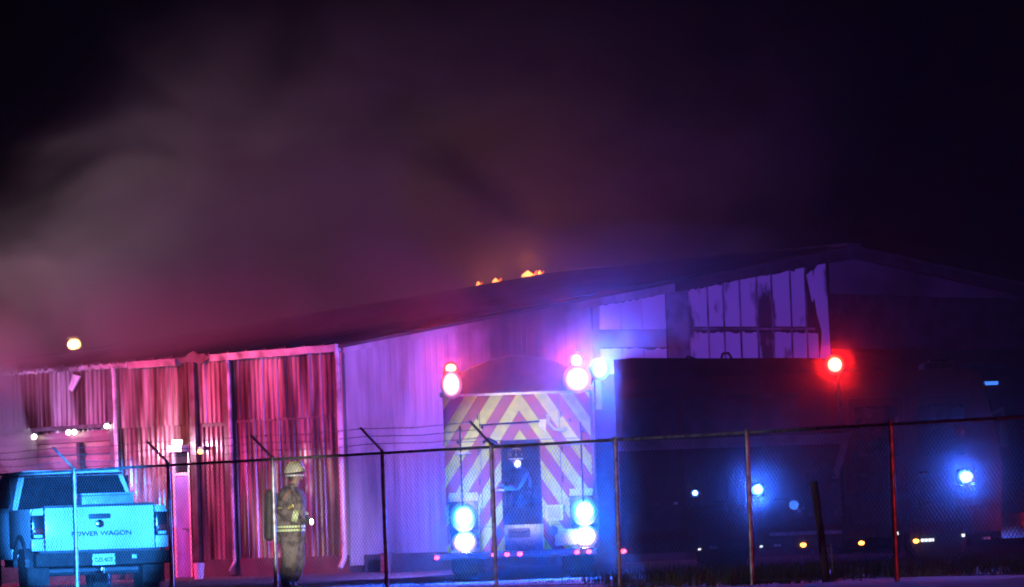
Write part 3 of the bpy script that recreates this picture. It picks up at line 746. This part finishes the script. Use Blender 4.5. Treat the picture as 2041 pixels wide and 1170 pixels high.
# bed
MB().box(-W2, -W2 + .12, .12, 2.0, .78, 1.38, .03).build('bed_side', M_white, pk)
MB().box(W2 - .12, W2, .12, 2.0, .78, 1.38, .03).build('bed_side', M_white, pk)
MB().box(-W2 + .12, W2 - .12, .06, 2.0, .70, .80).build('bed_floor', M_black, pk)
tg = MB().box(-.80, .80, 0, .09, .735, 1.385, .018).build('tailgate', M_white, pk)
MB().box(-.81, .81, -.012, .10, 1.386, 1.42, .012).build('tailgate_cap', M_black, pk)
MB().box(-.16, .16, -.012, .0, 1.20, 1.275, .02).build('handle', M_black, tg)
MB().lathe([(.062, 0), (.062, .012), (.04, .02)], 18, Matrix.Translation((0, .0, 1.125)) @ Matrix.Rotation(R(90), 4, 'X')).build('badge', M_chrome, tg)
def text(s, size, m, parent, loc, sx=1.0, depth=.004, rot=(R(90), 0, 0), name='lettering'):
    cu = bpy.data.curves.new(name, 'FONT'); cu.body = s; cu.size = size; cu.extrude = depth; cu.align_x = 'CENTER'; cu.align_y = 'CENTER'; cu.offset = size * .025
    o = bpy.data.objects.new(name, cu); col.objects.link(o)
    dg = bpy.context.evaluated_depsgraph_get(); dg.update()
    me = bpy.data.meshes.new_from_object(o.evaluated_get(dg))
    bpy.data.objects.remove(o)
    me.transform(Matrix.Diagonal((sx, 1, 1, 1))); me.materials.clear(); me.materials.append(m)
    q = put(name, me, parent, loc); q.rotation_euler = rot
    return q
text('POWER WAGON', .098, M_ink, tg, (.02, -.004, .975), 1.16)
for sx in (-1, 1):
    tl = MB().box(sx * .91 - .085, sx * .91 + .085, -.02, .2, .92, 1.28, .02).build('tail_lamp', M_glass, pk)
    MB().box(sx * .91 - .06, sx * .91 + .06, -.028, -.019, 1.0, 1.08, .005).build('red_reflector', mat('red_reflector', (.4, .02, .02), .2) if sx < 0 else G_mark if False else MATS['red_reflector'], tl)
    MB().box(sx * .91 - .06, sx * .91 + .06, -.028, -.019, .94, .985, .005).build('clear_reflector', M_silver, tl)
    MB().prism([(sx * .82, 1.28), (sx * 1.0, 1.28), (sx * .96, 1.37), (sx * .82, 1.385)], 'y', .01, .2).build('bed_corner', M_white, pk, smooth=False)
    MB().box(min(sx * .82, sx * 1.0), max(sx * .82, sx * 1.0), .01, .2, .74, .92, .01).build('bed_corner', M_white, pk)
# bumper, plate, hitch
bp_ = MB().box(-.98, .98, -.20, .06, .50, .70, .03).build('bumper', M_rubber, pk)
pl = MB().box(-.16, .17, -.215, -.201, .50, .67, .005).build('licence_plate', M_plate, bp_)
text('DZS 4025', .088, M_ink, pl, (.005, -.2155, .578), .72, .001)
MB().box(.42, .49, -.215, -.201, .585, .645, .005).build('socket_cover', M_silver, bp_)
MB().box(-.035, .035, -.22, .3, .40, .47, .005).tube((0, -.26, .38), (0, -.26, .46), .028).tube((.06, -.2, .40), (.06, -.24, .22), .012).build('tow_hitch', M_chrome, pk)
# cab
cb = MB()
bm = cb.bm
secs = [(2.05, .95, .70, 1.38), (2.15, .95, .70, 1.40), (3.9, .95, .70, 1.40), (4.4, .95, .70, 1.36), (6.0, .93, .70, 1.28), (6.1, .88, .70, 1.2)]
MB().box(-.97, .97, 2.06, 6.0, .62, 1.36, .05).build('lower_body', M_white, pk)
pts_lo = [(-.93, 2.08), (.93, 2.08), (.93, 4.6), (-.93, 4.6)]; pts_hi = [(-.76, 2.32), (.76, 2.32), (.76, 4.0), (-.76, 4.0)]
cb = MB(); bm = cb.bm
lo = [bm.verts.new((x, y_, 1.355)) for x, y_ in pts_lo]; hi = [bm.verts.new((x, y_, 1.985)) for x, y_ in pts_hi]
for i in range(4): bm.faces.new((lo[i], lo[(i + 1) % 4], hi[(i + 1) % 4], hi[i]))
bm.faces.new(lo[::-1]); bm.faces.new(hi)
bmesh.ops.bevel(bm, geom=bm.edges[:], offset=.04, segments=3, affect='EDGES')
cb.build('cab', M_white, pk)
rw = MB(); bm = rw.bm
def rear_pt(x, f): return (x * (.93 + (.76 - .93) * f), 2.08 + .24 * f - .012, 1.355 + .62 * f)
q = [rear_pt(-.93, .03), rear_pt(.93, .03), rear_pt(.90, .86), rear_pt(-.90, .86)]
A = [bm.verts.new(p) for p in q]; B = [bm.verts.new((p[0], p[1] - .012, p[2])) for p in q]
bm.faces.new(A); bm.faces.new(B[::-1])
for i in range(4): bm.faces.new((A[i], A[(i + 1) % 4], B[(i + 1) % 4], B[i]))
rw.build('rear_window', M_glass, pk, smooth=False)
MB().box(-.14, .14, 2.285, 2.33, 1.905, 1.935, .008).build('stop_lamp', M_silver, pk)
for sx in (-1, 1):
    MB().prism([(2.5, 1.42), (4.35, 1.42), (3.95, 1.88), (2.6, 1.88)], 'x', sx * .90 - .02, sx * .90 + .02).build('side_window', M_glass, pk, smooth=False)
    MB().box(sx * 1.1 - .09, sx * 1.1 + .09, 4.3, 4.42, 1.35, 1.6, .03).build('wing_mirror', M_black, pk)
    for wy in (.95, 5.0): wheel(pk, sx * .85, wy, .43, .28, .22)
    MB().box(sx * .85 - .16, sx * .85 + .16, .42, .44, .22, .60).build('mud_flap', M_rubber, pk)
    MB().prism([(.95 + .56 * math.cos(R(d)), .50 + .5 * math.sin(R(d))) for d in range(0, 181, 15)] + [(.95 - .50 * math.cos(R(d)), .50 + .44 * math.sin(R(d))) for d in range(0, 181, 15)], 'x', sx * 1.01 - .03, sx * 1.01 + .03).build('fender_flare', M_black, pk, smooth=False)
MB().tube((-.75, .95, .43), (.75, .95, .43), .08).box(-.5, .5, .2, 5.6, .5, .62).build('chassis', M_black, pk)
MB().box(-.06, .72, 1.1, 1.55, 1.10, 1.565, .02).build('bed_toolbox', mat('toolbox_paint', (.34, .38, .55), .4, .1), pk)
MB().box(-.07, .73, 1.09, 1.56, 1.567, 1.60, .008).build('toolbox_lid', MATS['toolbox_paint'], pk)

# ================================================================ PEOPLE
def person(name, label, loc, rz, coat, trouser, tape, helm, arm_pose, lean=.0, hand_light=True, face_turn=0):
    p = thing(name, label, 'person', loc, rz)
    L = lean
    J = dict(pel=(0, 0, .95), sp=(.01, 0, 1.12), ch=(.02 + L, 0, 1.33), nk=(.03 + L * 1.4, 0, 1.50), hd=(.06 + L * 1.5, 0, 1.60), top=(.06 + L * 1.5, 0, 1.70),
             lh=(0, .10, .92), lk=(.07, .12, .50), la=(-.03, .12, .09), lt=(.15, .13, .04),
             rh=(0, -.10, .92), rk=(.03, -.12, .50), ra=(-.06, -.12, .09), rt=(.12, -.13, .04))
    sL, eL, wL, hL, sR, eR, wR, hR = arm_pose
    J.update(sl=sL, el=eL, wl=wL, hl=hL, sr=sR, er=eR, wr=wR, hr=hR)
    ks = list(J); ix = {k_: i for i, k_ in enumerate(ks)}
    E = [('pel', 'sp'), ('sp', 'ch'), ('ch', 'nk'), ('nk', 'hd'), ('hd', 'top'), ('pel', 'lh'), ('lh', 'lk'), ('lk', 'la'), ('la', 'lt'), ('pel', 'rh'), ('rh', 'rk'), ('rk', 'ra'), ('ra', 'rt'),
         ('ch', 'sl'), ('sl', 'el'), ('el', 'wl'), ('wl', 'hl'), ('ch', 'sr'), ('sr', 'er'), ('er', 'wr'), ('wr', 'hr')]
    rad = dict(pel=(.13, .15), sp=(.12, .14), ch=(.13, .17), nk=.06, hd=(.085, .075), top=(.08, .07), lh=.09, lk=.06, la=.045, lt=.035, rh=.09, rk=.06, ra=.045, rt=.035,
               sl=.07, el=.048, wl=.035, hl=.03, sr=.07, er=.048, wr=.035, hr=.03)
    skin('body', [J[k_] for k_ in ks], [(ix[a], ix[b]) for a, b in E], [rad[k_] for k_ in ks], M_skin, p)
    V = Vector
    # face
    hx, hz = J['hd'][0], J['hd'][2] + .02
    MB().ball((hx + .085, 0, hz - .005), .017, 8, (1, .8, 1.4)).build('nose', M_skin, p)
    for sy in (-1, 1):
        MB().ball((hx + .07, sy * .033, hz + .025), .011, 8).build('eye', M_ink, p)
        MB().ball((hx - .005, sy * .078, hz), .025, 8, (.8, .4, 1.2)).build('ear', M_skin, p)
    MB().box(hx + .074, hx + .082, -.022, .022, hz - .052, hz - .044, .003).build('mouth', M_glove, p)
    MB().ball((hx - .03, 0, hz + .02), .088, 12, (.9, .95, 1)).build('hair', M_boot, p)
    # coat: torso and sleeves, skirt of the coat
    cv = [(-.0, 0, .84), (0, 0, .98), (.01 + L * .4, 0, 1.16), (.015 + L, 0, 1.34), (.02 + L * 1.2, 0, 1.44), (.03 + L * 1.3, 0, 1.50),
          sL, tuple((V(sL) + V(eL)) / 2), eL, wL, sR, tuple((V(sR) + V(eR)) / 2), eR, wR]
    ce = [(0, 1), (1, 2), (2, 3), (3, 4), (4, 5), (3, 6), (6, 7), (7, 8), (8, 9), (3, 10), (10, 11), (11, 12), (12, 13)]
    cr = [(.24, .27), (.225, .255), (.22, .255), (.225, .265), (.15, .18), (.085, .085), .14, .12, .105, .085, .14, .12, .105, .085]
    skin('coat', cv, ce, cr, coat, p, 3)
    # trousers
    tv = [(0, 0, .92), J['lh'], J['lk'], (J['la'][0], J['la'][1], .16), J['rh'], J['rk'], (J['ra'][0], J['ra'][1], .16)]
    skin('trousers', tv, [(0, 1), (1, 2), (2, 3), (0, 4), (4, 5), (5, 6)], [(.19, .21), .165, .145, .135, .165, .145, .135], trouser, p, 2)
    for s in ('l', 'r'):
        a = J[s + 'a']; tpt = J[s + 't']
        skin('boot', [(a[0], a[1], .30), (a[0], a[1], .10), (a[0] + .08, a[1], .055), (tpt[0] + .05, tpt[1], .05)], [(0, 1), (1, 2), (2, 3)], [.10, .085, .07, .06], M_boot, p)
    # reflective bands
    def band(a, b, f0, f1, r, m_, nm='reflective_band'):
        a, b = V(a), V(b)
        MB().tube(a.lerp(b, f0), a.lerp(b, f1), r, seg=16).build(nm, m_, p)
    for s_, e_, w_ in ((sL, eL, wL), (sR, eR, wR)):
        band(s_, e_, .62, .86, .099, tape[0])
        band(e_, w_, .62, 1.0, .088, tape[1])
    for z0, z1, m_ in ((.875, .905, tape[1]), (.925, .955, tape[1])):
        MB().lathe([(.1, z0), (.219, z0), (.219, z1), (.1, z1)], 24, sy=1.15).build('reflective_band', m_, p)
    MB().lathe([(.1, 1.21), (.205, 1.21), (.207, 1.25), (.1, 1.25)], 24, Matrix.Translation((L * .7, 0, 0)), sy=1.14).build('reflective_band', tape[0], p)
    MB().lathe([(.06, 1.47), (.088, 1.47), (.082, 1.545), (.06, 1.545)], 18, Matrix.Translation((.02 + L * 1.3, 0, 0)), sy=1.05).build('collar', coat, p)
    # gloves with fingers
    for w_, h_, sy in ((wL, hL, 1), (wR, hR, -1)):
        w_, h_ = V(w_), V(h_); d = (h_ - w_).normalized(); side = d.cross(V((0, 0, 1))).normalized(); dn = d.cross(side) * 1
        vv = [w_ - d * .03, w_ + d * .06]; ee = [(0, 1)]; rr = [.045, (.045, .03)]
        for f in range(4):
            o_ = side * (.028 - .019 * f)
            b0 = len(vv); ln = (.07, .08, .075, .06)[f]
            vv += [w_ + d * .09 + o_, w_ + d * (.09 + ln * .5) + o_ - V((0, 0, .012)), w_ + d * (.09 + ln * .75) + o_ - V((0, 0, .045))]
            ee += [(1, b0), (b0, b0 + 1), (b0 + 1, b0 + 2)]; rr += [.012, .0105, .009]
        b0 = len(vv)
        vv += [w_ + d * .035 + side * .045, w_ + d * .075 + side * .06 - V((0, 0, .02))]; ee += [(0, b0), (b0, b0 + 1)]; rr += [.014, .011]
        skin('glove', vv, ee, rr, M_glove, p)
    # helmet: dome, ridges, long brim, front shield
    hc = V((hx - .01, 0, hz + .075))
    hb = MB().lathe([(.128, 0), (.130, .03), (.118, .085), (.085, .125), (.04, .145), (.004, .15)], 24, Matrix.Translation(hc) @ Matrix.Rotation(R(-4), 4, 'Y'), sx=1.12, sy=.95).build('helmet', helm, p)
    br = MB(); prof = []
    for k_ in range(28):
        a = 2 * math.pi * k_ / 28
        rr_ = .155 + (.075 * max(0, -math.cos(a)) ** 1.5)
        prof.append((rr_ * math.cos(a) * 1.08, rr_ * math.sin(a) * .9))
    br.prism(prof, 'z', -.012, .0).turn(Matrix.Translation(hc + V((0, 0, .004))) @ Matrix.Rotation(R(-5), 4, 'Y')); br.build('brim', M_boot, hb)
    for k_ in range(4):
        a = k_ * math.pi / 4
        pts = [hc + V((.131 * 1.12 * math.cos(a) * math.cos(b_), .131 * .95 * math.sin(a) * math.cos(b_), .004 + .152 * math.sin(b_))) for b_ in [math.pi * j / 8 for j in range(9)]]
        MB().path(pts, .006, 6).build('helmet_rib', M_yellow, hb)
    MB().prism([(-.05, 0), (.05, 0), (.04, .12), (0, .15), (-.04, .12)], 'x', .0, .012).turn(Matrix.Translation(hc + V((.135, 0, .02))) @ Matrix.Rotation(R(-18), 4, 'Y')).build('helmet_shield', M_boot, hb, smooth=False)
    MB().lathe([(.121, -.05), (.128, -.05), (.128, -.028), (.121, -.028)], 22, Matrix.Translation(hc), sx=1.05, sy=.9).build('ear_flap', tape[2], hb)
    return p, J
poseA = ((.02, .20, 1.41), (-.02, .27, 1.14), (.20, .20, 1.06), (.29, .16, 1.03), (.0, -.20, 1.41), (-.05, -.28, 1.13), (.155, -.24, 1.08), (.245, -.21, 1.03))
fp_ = at(579, 1090, 78.4)
ff, JF = person('person', 'firefighter in tan coat and cream helmet standing in profile behind the fence', (fp_.x, 78.4, 0), R(-6), M_coat, M_coat, (M_yellow, M_lime, M_silver), M_helmet, poseA, .03)
ff.scale = (1.05, 1.05, 1.06)
# air pack on the back
ap = MB().box(-.25, -.12, -.13, .13, 1.02, 1.42, .04).build('air_pack', M_boot, ff)
MB().tube((-.27, 0, 1.40), (-.30, 0, .82), .075, seg=14).ball((-.27, 0, 1.40), .075, 10).ball((-.30, 0, .82), .075, 10).build('air_cylinder', M_boot, ap)
# hand lamp: held, a thing of its own
hl = ff.location + Matrix.Rotation(R(-6), 3, 'Z') @ Vector((.30, -.225, 1.065))
lamp = thing('hand_lamp', 'small bright hand lamp in the firefighter\'s gloved right hand', 'flashlight', hl, R(-6))
MB().tube((-.09, 0, .0), (.03, 0, -.005), .024).tube((.03, 0, -.005), (.055, 0, -.006), .038).build('lamp_body', M_black, lamp)
MB().ball((.062, -.012, -.006), .042, 12, (.6, 1, 1)).build('lens', G_white, lamp)
light('hand_lamp_light', (.14, -.05, 0), WHITE, 3, .04, parent=lamp)
poseB = ((.02, .20, 1.40), (.10, .27, 1.15), (.30, .16, 1.18), (.38, .12, 1.20), (.02, -.20, 1.40), (.08, -.28, 1.14), (.28, -.18, 1.10), (.36, -.14, 1.10))
fb = at(1046, 1100, 89.76)
f2, J2 = person('person', 'firefighter in dark gear standing at the rear step of the chevron engine, facing left', (fb.x, 89.82, .503), R(180), M_navy, M_navy, (M_navy, M_navy, M_silver), M_navy, poseB, .03)
f2.scale = (.94, .94, .94)
hm = at(1034, 924, 89.5)
ml = thing('helmet_lamp', 'round white lamp clipped to the dark helmet of the firefighter by the engine', 'headlamp', (hm.x - .02, 89.60, hm.z))
MB().tube((0, .06, 0), (0, .0, 0), .05).build('lamp_body', M_black, ml)
MB().ball((0, -.0, 0), .06, 12, (1, .5, 1.1)).build('lens', glow('pale_lens', (1, .95, .8), 1.3), ml)

# ================================================================ CHAIN LINK FENCE
FA, FB = Vector((-6.68, 80.0, 0)), Vector((4.78, 66.0, 0))
fd = (FB - FA).normalized(); SP = (FB - FA).length / 7
fang = math.atan2(fd.y, fd.x)
fence = thing('chain_link_fence', 'chain link fence with pipe posts, top rail and slanted barbed wire arms', 'fence', FA, fang)
FH = 1.97
post_me = MB().tube((0, 0, -.2), (0, 0, FH + .03), .030, seg=12).ball((0, 0, FH + .03), .034, 10, (1, 1, .7)).mesh('post', M_galv)
n_posts = 12
PO = {0: -.11, 1: -.22, 2: -.23, 3: -.21, 4: -.35, 5: -.32, 6: -.26, 7: -.14}
for k in range(-2, n_posts):
    o = put('post', post_me, fence, (k * SP + PO.get(k, -.15), 0, 0)); o.rotation_euler = (0, R(.4) * rnd.uniform(-1, 1), 0)
MB().tube((-2 * SP, 0, FH), ((n_posts - 1) * SP, 0, FH), .020, seg=10).build('top_rail', M_galv, fence)
MB().tube((-2 * SP, .03, .06), ((n_posts - 1) * SP, .03, .06), .006, seg=6).build('tension_wire', M_wire, fence)
arm_me = MB().tube((0, 0, FH + .03), (0, -.37, FH + .36), .019, seg=8).mesh('barb_arm', M_galv)
for k in range(-2, 5): put('barb_arm', arm_me, fence, (k * SP + PO.get(k, -.15), 0, 0))
for f in (.32, .64, .96):
    mb = MB()
    for k in range(-2, 4):
        a = Vector((k * SP + PO.get(k, -.15), -.37 * f, FH + .03 + .33 * f)); b = Vector(((k + 1) * SP + PO.get(k + 1, -.15), -.37 * f, FH + .03 + .33 * f))
        m_ = (a + b) / 2 - Vector((0, 0, .03))
        mb.tube(a, m_, .0042, seg=5).tube(m_, b, .0042, seg=5)
        for j in range(18):
            c = a.lerp(b, (j + .5) / 18) - Vector((0, 0, .03 * (1 - abs(2 * (j + .5) / 18 - 1))))
            mb.tube(c + Vector((-.012, -.012, -.016)), c + Vector((.012, .012, .016)), .0025, seg=4, caps=False)
    mb.build('barbed_wire', M_wire, fence)
def mesh_panel(L, H, pitch, r):
    vs_, fs = [], []
    def wire(a, b, off):
        d = (b - a).normalized(); n1 = d.cross(Vector((0, 1, 0))).normalized(); n2 = Vector((0, 1, 0))
        i0 = len(vs_)
        for p in (a, b):
            for c, s in ((1, 0), (-.5, .87), (-.5, -.87)): vs_.append(tuple(p + n1 * r * c + n2 * (r * s + off)))
        for j in range(3): fs.append((i0 + j, i0 + (j + 1) % 3, i0 + 3 + (j + 1) % 3, i0 + 3 + j))
    k_ = 1.15  # steepness of the diamonds
    x = -H / k_
    while x < L:
        a = Vector((x, 0, 0)); b = Vector((x + H / k_, 0, H))
        if a.x < 0: a = Vector((0, 0, -x * k_))
        if b.x > L: b = Vector((L, 0, (L - x) * k_))
        if b.z > a.z + .02:
            wire(a, b, .0025)
            wire(Vector((L - a.x, 0, a.z)), Vector((L - b.x, 0, b.z)), -.0025)
        x += pitch
    me = bpy.data.meshes.new('wire_mesh'); me.from_pydata(vs_, [], fs); me.materials.append(M_wire)
    return me
pm = mesh_panel(SP, FH - .04, .07, .0031)
for k in range(-2, n_posts - 1):
    o = put('wire_mesh', pm, fence, (k * SP, .036, .03)); o['kind'] = 'stuff'

# ================================================================ SMALL THINGS AND GRASS
wp_b, wp_t = at(1648, 1125, 68.8), at(1622, 960, 69.2)
wpost = thing('wooden_post', 'dark weathered wooden post leaning left behind the fence at right', 'post', (wp_b.x, wp_b.y, 0))
dv = wp_t - Vector((wp_b.x, wp_b.y, 0))
MB().tube((0, 0, -.1), tuple(dv), .055, .048, seg=9).build('shaft', M_wood, wpost)
MB().tube((.06, -.05, .5), (.075, -.055, .1), .012, seg=6).build('wire_stub', M_galv, wpost)
bk = at(396, 1118, 99.0)
bucket = thing('bucket', 'white bucket at the foot of the red lit wall', 'bucket', (bk.x, bk.y, gh(bk.x, bk.y)))
MB().lathe([(.085, 0), (.11, .3), (.10, .3), (.078, .02)], 18).build('pail', M_trim, bucket)
MB().path([(-.11, 0, .29), (-.08, -.05, .36), (.08, -.05, .36), (.11, 0, .29)], .006, 6).build('handle', M_steel, bucket)
dr = at(772, 1110, 99.5)
drum = thing('barrel', 'dark barrel against the foot of the gable wall', 'barrel', (dr.x, dr.y, gh(dr.x, dr.y)))
drum.scale = (.55, .55, .42)
MB().lathe([(.24, 0), (.25, .02), (.24, .05), (.24, .26), (.255, .28), (.24, .30), (.24, .55), (.255, .57), (.24, .60), (.24, .84), (.25, .87), (.22, .87)], 22).build('drum_shell', M_steel, drum)
MB().lathe([(.2, .865), (.21, .88), (.05, .885)], 20).build('drum_lid', M_black, drum)

def grass(name, n, xr, yr, hgt, seed, dens=None, m=M_grass):
    g = random.Random(seed); vs_, fs = [], []
    clumps = [(g.uniform(*xr), g.uniform(*yr), g.uniform(.3, 1.0)) for _ in range(max(6, n // 60))]
    for _ in range(n):
        c = g.choice(clumps)
        x, y_ = c[0] + g.gauss(0, .28), c[1] + g.gauss(0, .35)
        h = hgt * c[2] * g.uniform(.5, 1.2); wd_ = g.uniform(.004, .010); a = g.uniform(0, 6.28); ln = g.uniform(.1, .5) * h
        z0 = gh(x, y_) - .02
        i0 = len(vs_); dx, dy = math.cos(a) * wd_, math.sin(a) * wd_; lx, ly = math.cos(a + 1.3) * ln, math.sin(a + 1.3) * ln
        vs_ += [(x - dx, y_ - dy, z0), (x + dx, y_ + dy, z0), (x + dx * .7 + lx * .4, y_ + dy * .7 + ly * .4, z0 + h * .6), (x - dx * .7 + lx * .4, y_ - dy * .7 + ly * .4, z0 + h * .6), (x + lx, y_ + ly, z0 + h)]
        fs += [(i0, i0 + 1, i0 + 2, i0 + 3), (i0 + 3, i0 + 2, i0 + 4)]
    me = bpy.data.meshes.new(name); me.from_pydata(vs_, [], fs); me.materials.append(m)
    return tag(put(name, me), kind='stuff')
grass('grass', 9000, (1.2, 9), (68, 84), .30, 3)
grass('grass', 1800, (-8, 1.2), (76, 84), .07, 4)
weed = grass('weed', 220, (4.9, 5.5), (71.5, 71.9), .22, 9, m=mat('pale_weed', (.22, .2, .15), .9))


# ================================================================ AIR, SMOKE, STEAM
def volume_mat(name, color, density, aniso=0.0, build=None, step=1.0):
    m = bpy.data.materials.new(name); m.use_nodes = True
    nt = m.node_tree; nt.nodes.remove(nt.nodes['Principled BSDF'])
    v = N(nt, 'ShaderNodeVolumePrincipled'); v.inputs['Color'].default_value = (*color, 1)
    v.inputs['Density'].default_value = density; v.inputs['Anisotropy'].default_value = aniso
    nt.links.new(v.outputs[0], nt.nodes['Material Output'].inputs['Volume'])
    if build: build(nt, v)
    try: m.cycles.volume_step_rate = step
    except Exception: pass
    return m
hz_m = volume_mat('night_haze', (.9, .85, .8), .0001, .7)
tag(MB().box(-260, 260, -40, 440, -1.5, 20).build('haze', hz_m, smooth=False), kind='stuff')

def smoke_build(nt, v):
    def ma(op, a, bb=None, cl=False):
        n = N(nt, 'ShaderNodeMath', operation=op); n.use_clamp = cl
        for i, x in enumerate((a, bb)):
            if x is None: continue
            if isinstance(x, (int, float)): n.inputs[i].default_value = x
            else: nt.links.new(x, n.inputs[i])
        return n.outputs[0]
    def sstep(x, a, b):
        n = N(nt, 'ShaderNodeMapRange', interpolation_type='SMOOTHSTEP')
        nt.links.new(x, n.inputs[0]); n.inputs[1].default_value = a; n.inputs[2].default_value = b
        return n.outputs[0]
    geo = N(nt, 'ShaderNodeTexCoord'); pos = geo.outputs['Object']
    sp = N(nt, 'ShaderNodeSeparateXYZ'); nt.links.new(pos, sp.inputs[0])
    mp = N(nt, 'ShaderNodeMapping'); mp.inputs['Scale'].default_value = (.16, .10, .24); mp.inputs['Rotation'].default_value = (0, R(-28), 0)
    nt.links.new(pos, mp.inputs[0])
    nz = N(nt, 'ShaderNodeTexNoise'); nz.inputs['Scale'].default_value = 1.6; nz.inputs['Detail'].default_value = 5; nz.inputs['Distortion'].default_value = 1.1
    nt.links.new(mp.outputs[0], nz.inputs['Vector'])
    x, y_, z = sp.outputs
    # wind carries the plume up to the right: its upper edge climbs from the left
    edge = ma('SUBTRACT', ma('ADD', ma('MULTIPLY', x, 1.15), 19.6), z)
    wob = ma('MULTIPLY', ma('SUBTRACT', nz.outputs[0], .5), 8.0)
    up = sstep(ma('ADD', edge, wob), -1.2, 3.2)
    right = sstep(ma('MULTIPLY', ma('ADD', x, ma('MULTIPLY', z, -.25)), -1), -6.0, 2.5)
    front = sstep(y_, 101, 106)
    back = sstep(ma('MULTIPLY', y_, -1), -133, -124)
    base = sstep(z, 3.4, 4.6)
    thin = sstep(ma('MULTIPLY', z, -1), -12.8, -4.0)
    dn = sstep(nz.outputs[0], .32, .66)
    d = dn
    for q in (up, right, front, back, base, ma('ADD', ma('MULTIPLY', thin, .97), .03)): d = ma('MULTIPLY', d, q)
    nt.links.new(ma('MULTIPLY', d, SMOKE_D), v.inputs['Density'])
SMOKE_D = .20
sm_m = volume_mat('smoke_volume', (.68, .54, .52), .1, .25, smoke_build, 1.0)
tag(MB().box(-22, 14, 100.8, 134, 3.3, 17.5).build('smoke', sm_m, smooth=False), kind='stuff')
mist_m = volume_mat('drifting_smoke', (.80, .78, .88), .0135, .75)
tag(MB().ball((1.0, 88.6, 1.6), 1.0, 48, (12, 1.7, 4.4)).build('drifting_smoke', mist_m), kind='stuff')
# two small puffs: hose spray beside the walk door, steam by the roll-up door
def puff(name, a, b, r0, r1, dens, soft=1.0):
    a, b = Vector(a), Vector(b); d = b - a
    n = 7; prof = [(max(.02, (r0 + (r1 - r0) * i / n) * (1 + .15 * rnd.uniform(-1, 1))), d.length * i / n) for i in range(n + 1)]
    M = Matrix.Translation(a) @ d.to_track_quat('Z', 'Y').to_matrix().to_4x4()
    o = MB().lathe(prof, 18, M).build(name, volume_mat(name + '_volume', (.9, .88, .9), dens, .3))
    return tag(o, kind='stuff')
puff('water_spray', shed_pt(-.35, 5.25, 2.2), shed_pt(-.9, 6.9, .55), .08, .55, 2.0)
puff('steam', shed_pt(-.6, 9.3, 1.7), shed_pt(-.5, 10.9, 4.4), .24, .60, 1.0)
